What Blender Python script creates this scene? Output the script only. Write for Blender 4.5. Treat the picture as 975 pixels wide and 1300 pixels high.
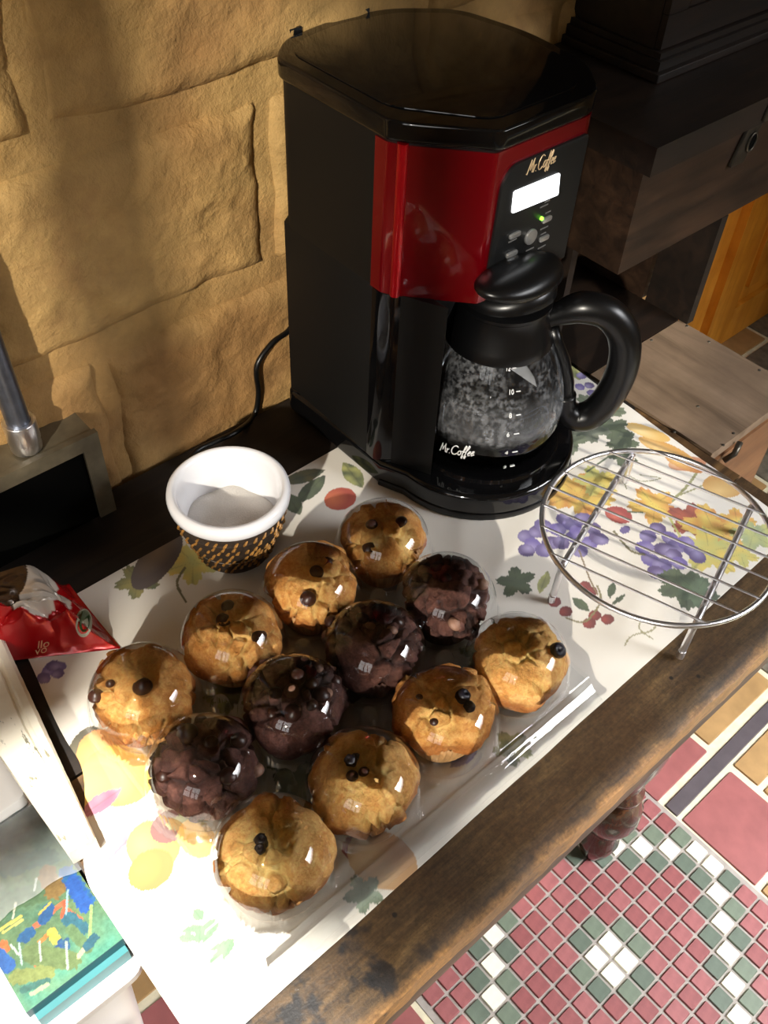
import bpy, bmesh, math, random
from math import sin, cos, pi, radians, sqrt, atan2, hypot
from mathutils import Vector, Matrix, noise
from mathutils.bvhtree import BVHTree

random.seed(7)
SC = bpy.context.scene
COL = SC.collection
TZ = 0.78                      # height of the table top above the floor; local z=0 is the table top
for o in list(bpy.data.objects): bpy.data.objects.remove(o)

# ------------------------------------------------------------------ camera
R = Matrix(((0.7507805521821465, 0.4646633192550239, -0.4694854227811287),
            (-0.6593677212542245, 0.5697238582641801, -0.49055981642669017),
            (0.03953189387169336, 0.6778663032364718, 0.7341215868665333)))
FPX = 1204.0255688
CAM = Vector((0, 0, 0.66))     # local
cd = bpy.data.cameras.new('camera'); cam = bpy.data.objects.new('camera', cd); COL.objects.link(cam)
cam.matrix_world = Matrix.Translation(CAM + Vector((0, 0, TZ))) @ R.to_4x4()
cd.sensor_fit = 'HORIZONTAL'; cd.sensor_width = 36; cd.lens = FPX / 975 * 36; cd.clip_start = .02
SC.camera = cam
def ray(px, py):
    return (R @ Vector(((px - 487.5) / FPX, -(py - 650) / FPX, -1))).normalized()
def at(px, py, z=0.0):
    d = ray(px, py); return CAM + d * ((z - CAM.z) / d.z)
def aty(px, py, y):
    d = ray(px, py); return CAM + d * ((y - CAM.y) / d.y)
def proj(p):
    c = R.transposed() @ (Vector(p) - CAM)
    if c.z > -.01: return (-9999, -9999)
    return (487.5 + FPX * c.x / -c.z, 650 - FPX * c.y / -c.z)

# ------------------------------------------------------------------ world, lights, exposure
SC.view_settings.view_transform = 'Standard'; SC.view_settings.look = 'None'
SC.view_settings.exposure = 0.22; SC.view_settings.gamma = 1; SC.view_settings.use_curve_mapping = False
w = bpy.data.worlds.new('world'); SC.world = w; w.use_nodes = True
w.node_tree.nodes['Background'].inputs[0].default_value = (.80, .90, 1.0, 1)
w.node_tree.nodes['Background'].inputs[1].default_value = 0.35
def area(name, loc, target, sx, sy, power, col, spread=180):
    l = bpy.data.lights.new(name, 'AREA'); l.shape = 'RECTANGLE'; l.size = sx; l.size_y = sy
    l.energy = power; l.color = col; l.spread = radians(spread)
    o = bpy.data.objects.new(name, l); COL.objects.link(o)
    loc = Vector(loc) + Vector((0, 0, TZ)); t = Vector(target) + Vector((0, 0, TZ))
    o.location = loc; o.rotation_euler = (t - loc).to_track_quat('-Z', 'Y').to_euler(); return o
area('window_daylight', (-1.06, -.40, .80), (0.35, .1, .0), .85, .85, 6.0, (1, .97, .93))
BEAM = Vector((.708, .537, -.457))             # low light that reaches the wall through the window
bt = Vector((.30, .50, .2)); bl = area('low_sunlight', bt - BEAM * 7.0, bt, .11, .11, 500.0, (1, .93, .80))
area('doorway_daylight', (1.45, -1.05, .70), (.85, -.02, -.78), .7, .9, 17.0, (.97, .98, 1), 75)
sd = bpy.data.lights.new('sun', 'SUN'); sd.energy = 9.0; sd.angle = radians(2.2); sd.color = (1, .95, .86)
sun = bpy.data.objects.new('sun', sd); COL.objects.link(sun)
SUNV = Vector((.30, .08, -1.0)).normalized()     # the way the sunlight travels
sun.rotation_euler = SUNV.to_track_quat('-Z', 'Y').to_euler(); sun.location = (-1, 0, 3)

# ------------------------------------------------------------------ materials
def srgb(r, g, b):
    f = lambda c: (c / 255 / 12.92) if c / 255 <= .04045 else ((c / 255 + .055) / 1.055) ** 2.4
    return (f(r), f(g), f(b), 1)
class NT:
    def __init__(s, name):
        s.m = bpy.data.materials.new(name); s.m.use_nodes = True; s.t = s.m.node_tree; s.n = s.t.nodes
        s.b = s.n['Principled BSDF']; s.out = s.n['Material Output']
    def new(s, typ, **k):
        n = s.n.new(typ)
        for a, v in k.items():
            if a.startswith('_'): n.inputs[a[1:].replace('_', ' ')].default_value = v
            else: setattr(n, a, v)
        return n
    def link(s, a, b): s.t.links.new(a, b)
    def coords(s, scale=(1, 1, 1), rot=(0, 0, 0)):
        tc = s.new('ShaderNodeTexCoord'); mp = s.new('ShaderNodeMapping')
        mp.inputs['Scale'].default_value = scale; mp.inputs['Rotation'].default_value = rot
        s.link(tc.outputs['Object'], mp.inputs[0]); return mp.outputs[0]
    def noise(s, vec, scale, detail=4, rough=.55, dist=0):
        n = s.new('ShaderNodeTexNoise'); n.inputs['Scale'].default_value = scale; n.inputs['Detail'].default_value = detail
        n.inputs['Roughness'].default_value = rough; n.inputs['Distortion'].default_value = dist
        s.link(vec, n.inputs['Vector']); return n.outputs[0]
    def ramp(s, fac, stops):
        r = s.new('ShaderNodeValToRGB'); e = r.color_ramp.elements
        while len(e) < len(stops): e.new(.5)
        for i, (p, c) in enumerate(stops): e[i].position = p; e[i].color = c if len(c) == 4 else (*c, 1)
        s.link(fac, r.inputs[0]); return r.outputs[0]
    def mix(s, fac, a, b, mode='MIX'):
        n = s.new('ShaderNodeMix', data_type='RGBA', blend_type=mode)
        for sock, v in ((n.inputs[0], fac), (n.inputs[6], a), (n.inputs[7], b)):
            if hasattr(v, 'links'): s.link(v, sock)
            else: sock.default_value = v
        return n.outputs[2]
    def bump(s, h, strength=.3, dist=.001, normal=None):
        n = s.new('ShaderNodeBump'); n.inputs['Strength'].default_value = strength; n.inputs['Distance'].default_value = dist
        s.link(h, n.inputs['Height'])
        if normal: s.link(normal, n.inputs['Normal'])
        s.link(n.outputs[0], s.b.inputs['Normal']); return n.outputs[0]
    def setb(s, **k):
        for a, v in k.items():
            i = s.b.inputs[a.replace('_', ' ')]
            if hasattr(v, 'links'): s.link(v, i)
            else: i.default_value = v
def plain(name, col, rough=.5, metal=0, coat=0, var=.0, scale=200, bump=0, spec=.5):
    t = NT(name); t.setb(Roughness=rough, Metallic=metal, Coat_Weight=coat)
    t.b.inputs['Specular IOR Level'].default_value = spec
    v = t.coords(); n = t.noise(v, scale)
    c2 = tuple(max(0, c * (1 - var)) for c in col[:3]) + (1,)
    t.setb(Base_Color=t.ramp(n, [(.35, col), (.7, c2)]))
    if bump: t.bump(n, bump, .0005)
    return t.m
def wood(name, c1, c2, c3, scale=1.0, rough=.55, axis=0, bump=.3, coat=0, spots=None):
    t = NT(name); sc = [26, 26, 26]; sc[axis] = 2.2
    v = t.coords(tuple(x * scale for x in sc)); n = t.noise(v, 3.2, 6, .62, .6)
    col = t.ramp(n, [(.3, c1), (.5, c2), (.72, c3)])
    v2 = t.coords(); n2 = t.noise(v2, 9, 5, .6)
    col = t.mix(t.ramp(n2, [(.42, (0, 0, 0)), (.7, (.75, .75, .75))]), col, c1)
    if spots:
        n3 = t.noise(v2, 17, 2, .5); col = t.mix(t.ramp(n3, [(.66, (0, 0, 0)), (.72, (1, 1, 1))]), col, spots)
    t.setb(Base_Color=col, Roughness=rough, Coat_Weight=coat)
    t.bump(n, bump, .001); return t.m
def attr_mat(name, rough=.6, layer='print', spec=.5, coat=0, nz=0, bumpn=0, bscale=300):
    t = NT(name); a = t.new('ShaderNodeVertexColor', layer_name=layer); c = a.outputs[0]
    v = t.coords(); n = t.noise(v, bscale, 3)
    if nz: c = t.mix(nz, c, t.ramp(n, [(.3, (.0, .0, .0)), (.7, (1, 1, 1))]), 'SOFT_LIGHT')
    t.setb(Base_Color=c, Roughness=rough, Coat_Weight=coat); t.b.inputs['Specular IOR Level'].default_value = spec
    if bumpn: t.bump(n, bumpn, .0004)
    return t.m
def emit(name, col, st):
    t = NT(name); t.setb(Base_Color=col, Emission_Color=col, Emission_Strength=st, Roughness=.3); return t.m

M = {}
M['black_plastic'] = plain('black_plastic', srgb(17, 17, 18), .38, bump=.15, scale=900)
M['side_plastic'] = plain('side_plastic', srgb(13, 12, 11), .55, spec=.25, bump=.2, scale=1200)
M['gloss_black'] = plain('gloss_black', srgb(9, 9, 10), .07)
M['satin_black'] = plain('satin_black', srgb(9, 9, 10), .30, spec=.4)
M['panel_black'] = plain('panel_black', srgb(16, 17, 18), .45, spec=.35)
M['silver'] = plain('silver', srgb(190, 190, 190), .3, .8)
M['chrome'] = plain('chrome', srgb(240, 240, 244), .3, 1.0)
M['red_metal'] = plain('red_metal', srgb(118, 2, 14), .2, .5, coat=.6)
M['red_edge_glint'] = plain('red_edge_glint', srgb(190, 10, 26), .3, .7, coat=.5)  # brighter than the cover: window highlight on the corner put into the colour
M['logo_gold'] = plain('logo_gold', srgb(190, 165, 130), .35, .3)
M['white_print'] = plain('white_print', srgb(235, 235, 235), .5)
M['gray_print'] = plain('gray_print', srgb(95, 95, 95), .5)
M['lcd'] = emit('lcd_backlight', (.93, .96, 1, 1), 1.6)
M['led'] = emit('green_led', (.25, 1, .05, 1), 2.5)
M['coffee'] = plain('coffee', srgb(10, 5, 3), .05)
M['porcelain'] = plain('porcelain', srgb(232, 232, 236), .12, coat=.3)
M['sugar'] = plain('sugar', srgb(225, 220, 214), .8, var=.12, scale=900, bump=.9)
M['wicker_dark'] = plain('wicker_dark', srgb(52, 40, 30), .6, var=.5, scale=300, bump=.6)
M['wicker_light'] = plain('wicker_light', srgb(165, 118, 58), .5, var=.6, scale=120)
M['chip'] = plain('chocolate_chip', srgb(62, 34, 26), .38, var=.3, scale=400)
M['chip_pale'] = plain('pale_chip', srgb(150, 112, 92), .55, var=.3, scale=300)
M['berry'] = plain('blueberry', srgb(24, 22, 34), .4, var=.5, scale=500, bump=.8)
M['paper'] = plain('baking_paper', srgb(196, 150, 98), .7, var=.25, scale=150)
M['paper_dark'] = plain('brown_baking_paper', srgb(84, 50, 38), .7, var=.25, scale=150)
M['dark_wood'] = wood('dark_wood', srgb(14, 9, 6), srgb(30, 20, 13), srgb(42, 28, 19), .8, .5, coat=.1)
M['chest_wood'] = wood('chest_wood', srgb(22, 14, 9), srgb(46, 31, 21), srgb(64, 45, 31), .8, .42, coat=.15)
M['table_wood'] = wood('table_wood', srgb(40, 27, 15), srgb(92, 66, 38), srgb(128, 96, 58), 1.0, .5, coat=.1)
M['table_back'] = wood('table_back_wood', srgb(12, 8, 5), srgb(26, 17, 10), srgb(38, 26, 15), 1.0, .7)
M['under_wood'] = wood('apron_wood', srgb(60, 44, 36), srgb(92, 72, 60), srgb(110, 90, 75), 1.0, .6)
M['leg_wood'] = wood('leg_wood', srgb(30, 16, 9), srgb(66, 38, 22), srgb(100, 62, 36), 1.5, .22, 2, coat=.5)
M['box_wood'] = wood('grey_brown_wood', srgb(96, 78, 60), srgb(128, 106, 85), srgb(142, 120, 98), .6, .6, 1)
M['drawer_wood'] = wood('drawer_wood', srgb(92, 60, 36), srgb(120, 82, 52), srgb(134, 96, 62), .6, .55)
M['orange_wood'] = wood('orange_wood', srgb(206, 130, 34), srgb(234, 162, 56), srgb(242, 178, 76), .3, .4, 2, .1)
M['iron'] = plain('iron', srgb(90, 84, 74), .4, .8, var=.5, scale=60, bump=.4)
M['conduit'] = plain('conduit', srgb(120, 126, 140), .38, .85, var=.3, scale=80)
M['box_metal'] = plain('painted_metal', srgb(112, 102, 82), .5, .2, var=.4, scale=50, bump=.3)
M['hole'] = plain('dark_recess', srgb(4, 4, 3), .9, spec=.05)
M['ceiling'] = wood('ceiling_wood', srgb(120, 106, 86), srgb(150, 134, 110), srgb(160, 146, 124), .3)
M['wall_paint'] = plain('wall_paint', srgb(170, 140, 90), .85, var=.3, scale=8, bump=.5)
M['cable'] = plain('cable', srgb(10, 10, 10), .35)
M['tub'] = plain('white_plastic', srgb(238, 238, 240), .35)
M['shade_black'] = plain('shade_black', srgb(34, 31, 32), .5)
M['grout_gray'] = plain('grout_gray', srgb(168, 160, 152), .9, var=.25, scale=60, bump=.4)
M['grout_cream'] = plain('grout_cream', srgb(222, 214, 184), .9, var=.22, scale=60, bump=.4)
TILE = {k: plain('tile_' + k, c, .45, var=v, scale=s, bump=.25) for k, c, v, s in (
    ('red', srgb(160, 96, 96), .22, 90), ('red_b', srgb(148, 84, 84), .22, 90), ('green', srgb(112, 124, 106), .18, 90),
    ('green_b', srgb(98, 110, 96), .18, 90), ('white', srgb(238, 234, 214), .10, 90), ('bigred', srgb(158, 94, 92), .2, 30),
    ('tan', srgb(176, 140, 92), .25, 25), ('brown', srgb(134, 104, 74), .3, 25), ('slate', srgb(88, 80, 84), .2, 50), ('pebble', srgb(120, 112, 98), .5, 60))}

def thin_clear(name, tint=(.97, .98, .98, 1), gain=1.5, fog=0.0, rough=.02):
    t = NT(name); t.n.remove(t.b)
    tr = t.new('ShaderNodeBsdfTransparent'); tr.inputs[0].default_value = tint
    gl = t.new('ShaderNodeBsdfGlossy'); gl.inputs['Roughness'].default_value = rough; gl.inputs[0].default_value = (1, 1, 1, 1)
    fr = t.new('ShaderNodeFresnel'); fr.inputs[0].default_value = 1.5
    mu = t.new('ShaderNodeMath', operation='MULTIPLY', use_clamp=True); mu.inputs[1].default_value = gain
    v = t.coords(); n = t.noise(v, 60, 2); bp = t.new('ShaderNodeBump'); bp.inputs['Strength'].default_value = .12; bp.inputs['Distance'].default_value = .002
    t.link(n, bp.inputs['Height']); t.link(bp.outputs[0], gl.inputs['Normal']); t.link(bp.outputs[0], fr.inputs['Normal'])
    t.link(fr.outputs[0], mu.inputs[0]); mx = t.new('ShaderNodeMixShader')
    t.link(mu.outputs[0], mx.inputs[0]); t.link(tr.outputs[0], mx.inputs[1]); t.link(gl.outputs[0], mx.inputs[2])
    last = mx.outputs[0]
    if fog:
        df = t.new('ShaderNodeBsdfDiffuse'); df.inputs[0].default_value = (.8, .82, .85, 1)
        m2 = t.new('ShaderNodeMixShader'); m2.inputs[0].default_value = fog
        t.link(last, m2.inputs[1]); t.link(df.outputs[0], m2.inputs[2]); last = m2.outputs[0]
    t.link(last, t.out.inputs[0]); return t.m
M['clear'] = thin_clear('clear_plastic', gain=1.25)
M['clear_tray'] = thin_clear('clear_tray_plastic', gain=1.4, fog=.05)
M['film'] = thin_clear('crinkled_film', gain=1.3, fog=.2, rough=.25)
def carafe_glass():
    t = NT('fogged_glass'); t.n.remove(t.b)
    tr = t.new('ShaderNodeBsdfTransparent'); tr.inputs[0].default_value = (.9, .92, .94, 1)
    gl = t.new('ShaderNodeBsdfGlossy'); gl.inputs['Roughness'].default_value = .03
    fr = t.new('ShaderNodeFresnel'); fr.inputs[0].default_value = 1.5
    mx = t.new('ShaderNodeMixShader'); t.link(fr.outputs[0], mx.inputs[0]); t.link(tr.outputs[0], mx.inputs[1]); t.link(gl.outputs[0], mx.inputs[2])
    df = t.new('ShaderNodeBsdfDiffuse'); df.inputs[0].default_value = (.34, .35, .37, 1)
    v = t.coords(); vo = t.new('ShaderNodeTexVoronoi'); vo.inputs['Scale'].default_value = 330; t.link(v, vo.inputs['Vector'])
    n = t.noise(v, 34, 4, .6); n2 = t.noise(v, 230, 3, .6)
    zc = t.new('ShaderNodeSeparateXYZ'); t.link(v, zc.inputs[0])
    a = t.ramp(n, [(.38, (0, 0, 0)), (.68, (.75, .75, .75))]); b = t.ramp(n2, [(.42, (.05, .05, .05)), (.60, (1, 1, 1))])
    band = t.ramp(zc.outputs[2], [(.0, (0, 0, 0)), (.040, (0, 0, 0)), (.046, (.28, .28, .28)), (.075, (.16, .16, .16)), (.085, (.03, .03, .03))])
    f = t.mix(1.0, a, b, 'MULTIPLY'); f = t.mix(1.0, f, band, 'ADD')
    ok = t.ramp(zc.outputs[2], [(.038, (0, 0, 0)), (.044, (.55, .55, .55))]); f = t.mix(1.0, f, ok, 'MULTIPLY')
    m2 = t.new('ShaderNodeMixShader'); t.link(f, m2.inputs[0]); t.link(mx.outputs[0], m2.inputs[1]); t.link(df.outputs[0], m2.inputs[2])
    t.link(m2.outputs[0], t.out.inputs[0]); return t.m
M['carafe_glass'] = carafe_glass()
def muffin_mat(name, ca, cb, cc, rough):
    t = NT(name); v = t.coords(); a = t.new('ShaderNodeVertexColor', layer_name='crack')
    n = t.noise(v, 75, 7, .72); n2 = t.noise(v, 420, 4, .7)
    c = t.ramp(n, [(.34, tuple(q * .72 for q in ca[:3]) + (1,)), (.45, ca), (.62, cb)]); sp = t.new('ShaderNodeSeparateColor'); t.link(a.outputs[0], sp.inputs[0])
    c = t.mix(sp.outputs[0], c, cc)                                 # open crumb
    edge = srgb(168, 98, 40) if 'cocoa' not in name else srgb(60, 34, 28)
    c = t.mix(sp.outputs[1], c, edge)                               # browned rim
    c = t.mix(.45, c, t.ramp(n2, [(.3, (.25, .25, .25)), (.7, (.8, .8, .8))]), 'OVERLAY')
    t.setb(Base_Color=c, Roughness=rough + .12); t.b.inputs['Subsurface Weight'].default_value = 0
    nb = t.noise(v, 300, 6, .75); nb2 = t.noise(v, 110, 4, .6); b0 = t.bump(nb2, .6, .004); t.bump(nb, .9, .002, b0); return t.m
M['golden'] = muffin_mat('golden_crust', srgb(210, 142, 68), srgb(234, 180, 106), srgb(240, 200, 124), .55)
M['golden_pale'] = muffin_mat('pale_golden_crust', srgb(220, 162, 90), srgb(240, 196, 124), srgb(238, 206, 130), .55)
M['cocoa'] = muffin_mat('cocoa_crust', srgb(86, 50, 42), srgb(122, 78, 66), srgb(40, 20, 17), .5)
def stone_mat():
    t = NT('ochre_stone'); v = t.coords(); n = t.noise(v, 5.5, 4, .6); n2 = t.noise(v, 26, 6, .65); n3 = t.noise(v, 150, 4)
    c = t.ramp(n, [(.30, srgb(150, 116, 64)), (.48, srgb(186, 150, 92)), (.62, srgb(198, 160, 100)), (.75, srgb(164, 112, 72))])
    n4 = t.noise(v, 3.1, 3, .5); c = t.mix(t.ramp(n4, [(.50, (0, 0, 0)), (.62, (.65, .65, .65))]), c, srgb(136, 92, 50))
    c = t.mix(.5, c, t.ramp(n2, [(.3, (.28, .28, .28)), (.7, (.68, .68, .68))]), 'OVERLAY')
    t.setb(Base_Color=c, Roughness=.8)
    b1 = t.bump(n2, .65, .008); t.bump(n3, .6, .002, b1); return t.m
M['stone'] = stone_mat()
def whitewash():
    t = NT('distressed_white_paint'); v = t.coords((1, .35, 1)); n = t.noise(v, 95, 6, .7); v2 = t.coords(); n2 = t.noise(v2, 30, 3)
    f = t.ramp(n, [(.60, (0, 0, 0)), (.64, (1, 1, 1))]); c = t.mix(f, srgb(226, 220, 204), srgb(120, 118, 98))
    c = t.mix(t.ramp(n2, [(.5, (0, 0, 0)), (.75, (.5, .5, .5))]), c, srgb(196, 176, 146))
    t.setb(Base_Color=c, Roughness=.6); t.bump(n, .5, .0008); return t.m
M['whitewash'] = whitewash()
M['cloth'] = attr_mat('printed_cloth', .75, bumpn=.25, bscale=1500)
M['painting'] = attr_mat('abstract_painting', .4, nz=.25, bumpn=.3, bscale=260)
M['foil'] = attr_mat('printed_foil', .26, nz=.0, coat=.4, bumpn=.2, bscale=90)
M['foil'].node_tree.nodes['Principled BSDF'].inputs['Metallic'].default_value = .35

# ------------------------------------------------------------------ object helpers
ORG = {}
def tag(o, label=None, cat=None, group=None, kind=None):
    if label: o['label'] = label
    if cat: o['category'] = cat
    if group: o['group'] = group
    if kind: o['kind'] = kind
    return o
def thing(name, label, cat, loc, group=None):
    o = bpy.data.objects.new(name, None); o.empty_display_size = .02; COL.objects.link(o)
    o.location = Vector(loc) + Vector((0, 0, TZ)); ORG[o.name] = Vector(loc)
    return tag(o, label, cat, group)
def obj(name, bm, mats, parent=None, loc=None, smooth=False, bevel=0, seg=2, label=None, cat=None, group=None, kind=None, ang=40):
    """verts of bm are in local table coordinates; loc = origin of a top-level mesh"""
    if bevel:
        es = [e for e in bm.edges if len(e.link_faces) == 2 and e.calc_face_angle(0) > radians(30)]
        bmesh.ops.bevel(bm, geom=es, offset=bevel, segments=seg, profile=.6, affect='EDGES', clamp_overlap=True)
    me = bpy.data.meshes.new(name); org = ORG[parent.name] if parent else Vector(loc or (0, 0, 0))
    bmesh.ops.translate(bm, vec=-org, verts=bm.verts)
    bm.to_mesh(me); bm.free()
    for m in (mats if isinstance(mats, (list, tuple)) else [mats]): me.materials.append(M[m] if isinstance(m, str) else m)
    if smooth or bevel:
        me.polygons.foreach_set('use_smooth', [True] * len(me.polygons))
        if bevel or smooth == 'auto': me.set_sharp_from_angle(angle=radians(ang))
    o = bpy.data.objects.new(name, me); COL.objects.link(o); ORG[o.name] = org
    if parent: o.parent = parent
    else: o.location = org + Vector((0, 0, TZ))
    return tag(o, label, cat, group, kind)
def box(x0, x1, y0, y1, z0, z1, bm=None):
    bm = bm or bmesh.new(); v = [bm.verts.new((x, y, z)) for z in (z0, z1) for y in (y0, y1) for x in (x0, x1)]
    for f in ((0, 2, 3, 1), (4, 5, 7, 6), (0, 1, 5, 4), (2, 6, 7, 3), (0, 4, 6, 2), (1, 3, 7, 5)): bm.faces.new([v[i] for i in f])
    return bm
def prism(pts, z0, z1, bm=None):
    bm = bm or bmesh.new(); lo = [bm.verts.new((x, y, z0)) for x, y in pts]; hi = [bm.verts.new((x, y, z1)) for x, y in pts]
    n = len(pts); bm.faces.new(hi); bm.faces.new(lo[::-1])
    for i in range(n): bm.faces.new((lo[i], lo[(i + 1) % n], hi[(i + 1) % n], hi[i]))
    bmesh.ops.recalc_face_normals(bm, faces=bm.faces); return bm
def rounded(pts, rs, n=6):
    out = []; k = len(pts)
    for i in range(k):
        p0, p, p1 = Vector(pts[i - 1]), Vector(pts[i]), Vector(pts[(i + 1) % k]); r = rs[i] if isinstance(rs, (list, tuple)) else rs
        a = (p0 - p); b = (p1 - p); r_ = min(r, a.length * .45, b.length * .45)
        if r_ <= 1e-5: out.append(tuple(p)); continue
        s, e = p + a.normalized() * r_, p + b.normalized() * r_
        for j in range(n + 1):
            t = j / n; q = s * (1 - t) ** 2 + p * 2 * t * (1 - t) + e * t * t; out.append(tuple(q))
    return out
def lathe(prof, cx, cy, seg=48, bm=None, close=False, fn=None):
    bm = bm or bmesh.new(); rings = []
    for r, z in prof:
        if r < 1e-5: rings.append([bm.verts.new((cx, cy, z))]); continue
        ring = []
        for i in range(seg):
            a = 2 * pi * i / seg; rr, zz = (fn(a, r, z) if fn else (r, z)); ring.append(bm.verts.new((cx + rr * cos(a), cy + rr * sin(a), zz)))
        rings.append(ring)
    for A, B in zip(rings, rings[1:]):
        for i in range(seg):
            j = (i + 1) % seg
            if len(A) == 1 and len(B) == 1: break
            if len(A) == 1: bm.faces.new((A[0], B[i], B[j]))
            elif len(B) == 1: bm.faces.new((A[i], A[j], B[0]))
            else: bm.faces.new((A[i], A[j], B[j], B[i]))
    bmesh.ops.recalc_face_normals(bm, faces=bm.faces); return bm
def tube(pts, r, seg=8, bm=None, closed=False, caps=True):
    bm = bm or bmesh.new(); P = [Vector(p) for p in pts]; n = len(P); rings = []; prev = None
    for i, p in enumerate(P):
        if closed: d = P[(i + 1) % n] - P[i - 1]
        else: d = P[min(i + 1, n - 1)] - P[max(i - 1, 0)]
        d.normalize()
        if prev is None: u = d.orthogonal().normalized()
        else: u = (prev - d * prev.dot(d)).normalized()
        prev = u; v = d.cross(u); rr = r[i] if isinstance(r, (list, tuple)) else r
        rings.append([bm.verts.new(p + (u * cos(2 * pi * k / seg) + v * sin(2 * pi * k / seg)) * rr) for k in range(seg)])
    m = n if closed else n - 1
    for i in range(m):
        A, B = rings[i], rings[(i + 1) % n]
        off = 0
        if closed and i == n - 1: off = min(range(seg), key=lambda o: (A[0].co - B[o].co).length)
        for k in range(seg): bm.faces.new((A[k], A[(k + 1) % seg], B[(k + 1 + off) % seg], B[(k + off) % seg]))
    if not closed and caps: bm.faces.new(rings[0][::-1]); bm.faces.new(rings[-1])
    return bm
def spline(pts, n=8, closed=False):
    P = [Vector(p) for p in pts]; out = []; k = len(P); rng = range(k if closed else k - 1)
    for i in rng:
        if closed: a, b, c, d = P[i - 1], P[i], P[(i + 1) % k], P[(i + 2) % k]
        else: a, b, c, d = P[max(i - 1, 0)], P[i], P[i + 1], P[min(i + 2, k - 1)]
        for j in range(n):
            t = j / n; out.append(.5 * ((2 * b) + (c - a) * t + (2 * a - 5 * b + 4 * c - d) * t * t + (3 * b - a - 3 * c + d) * t ** 3))
    if not closed: out.append(P[-1])
    return out
def paint(me, fn, layer='print'):
    ca = me.color_attributes.new(layer, 'FLOAT_COLOR', 'POINT'); buf = []
    for v in me.vertices: buf.extend(fn(v.co))
    ca.data.foreach_set('color', buf)
def N(x, y, z=0): return noise.noise(Vector((x, y, z)))
def smooth(a, b, x):
    t = max(0, min(1, (x - a) / (b - a))); return t * t * (3 - 2 * t)
def strokes_logo():
    el = lambda cx, cy, rx, ry, a0, a1, n=14: [(cx + rx * cos(radians(a0 + (a1 - a0) * i / n)), cy + ry * sin(radians(a0 + (a1 - a0) * i / n))) for i in range(n + 1)]
    L = [[(-.1, .1), (.05, 0), (.25, 1.0), (.42, 1.9), (.55, 1.2), (.62, .5), (.85, 1.3), (1.05, 1.95), (1.1, 1.0), (1.22, .05), (1.35, .1)],
         [(1.42, 1.0), (1.52, .9), (1.5, 0)], [(1.52, .5), (1.66, .9), (1.86, .95)], [(2.04, .03), (2.08, .03)],
         el(3.0, .95, .62, .98, 48, 318), el(3.92, .5, .27, .48, 90, 450),
         [(4.22, .95), (4.5, .85), (4.78, 1.4), (4.85, 1.95), (4.7, 2.1), (4.58, 1.6), (4.52, .4), (4.45, -.6), (4.6, -.75), (4.72, -.1)],
         [(4.62, .8), (5.0, .85), (5.28, 1.4), (5.35, 1.95), (5.2, 2.1), (5.08, 1.6), (5.02, .4), (4.95, -.6), (5.1, -.75), (5.22, -.1)],
         [(5.35, .4), (5.75, .6), (5.78, .92), (5.58, .95), (5.42, .5), (5.55, .05), (5.85, .15)],
         [(5.92, .4), (6.32, .6), (6.35, .92), (6.15, .95), (5.99, .5), (6.12, .05), (6.5, .3)]]
    return [[(x + .22 * y, y) for x, y in s] for s in L]
def text_bm(s, size, fn, ext=.0002):
    """text as mesh; fn maps (x,y,h) to a local point"""
    cu = bpy.data.curves.new('t', 'FONT'); cu.body = s; cu.size = size; cu.align_x = 'CENTER'; cu.align_y = 'CENTER'; cu.extrude = ext; cu.resolution_u = 3
    o = bpy.data.objects.new('t', cu); me = bpy.data.meshes.new_from_object(o); bpy.data.objects.remove(o); bpy.data.curves.remove(cu)
    bm = bmesh.new(); bm.from_mesh(me); bpy.data.meshes.remove(me)
    for v in bm.verts: v.co = fn(v.co.x, v.co.y, v.co.z)
    return bm

# ================================================================== SETTING
FZ = -TZ
# floor: grout bed, mosaic tiles, border tiles
PT = .0305; CX, CY = .5925, .0885
floor = obj('floor', box(-1.05, 3.0, -1.4, 1.9, FZ - .05, FZ), 'grout_cream', loc=(0, 0, FZ - .05), kind='structure')
obj('mosaic_grout', box(.3395, .8425, -.4, .3355, FZ, FZ + .0012), 'grout_gray', floor)
TM = {}
def tile_mesh(w_, h_, mat, v=0):
    k = (round(w_, 4), round(h_, 4), mat, v)
    if k not in TM:
        rnd = random.Random(hash(k) % 9999 if False else len(TM)); bm = bmesh.new(); a, b = w_ / 2, h_ / 2; c = min(.0025, min(a, b) * .14)
        base = rounded([(-a, -b), (a, -b), (a, b), (-a, b)], c, 2); top = [(x * (1 - .0012 / a), y * (1 - .0012 / b)) for x, y in base]
        lo = [bm.verts.new((x, y, 0)) for x, y in base]; hi = [bm.verts.new((x, y, .0035)) for x, y in top]
        bm.faces.new(hi)
        for i in range(len(lo)): bm.faces.new((lo[i], lo[(i + 1) % len(lo)], hi[(i + 1) % len(lo)], hi[i]))
        me = bpy.data.meshes.new('tile'); bm.to_mesh(me); bm.free(); me.materials.append(TILE[mat]); TM[k] = me
    return TM[k]
def tile(name, x0, x1, y0, y1, mat):
    o = bpy.data.objects.new(name, tile_mesh(x1 - x0, y1 - y0, mat)); COL.objects.link(o); o.parent = floor
    o.location = Vector(((x0 + x1) / 2, (y0 + y1) / 2, FZ)) - ORG['floor']; o.rotation_euler.z = random.uniform(-.006, .006); return o
def seen(x, y, z, m=45):
    px, py = proj((x, y, z)); return -m < px < 975 + m and -m < py < 1300 + m
far = bmesh.new(); rest = {}
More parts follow.
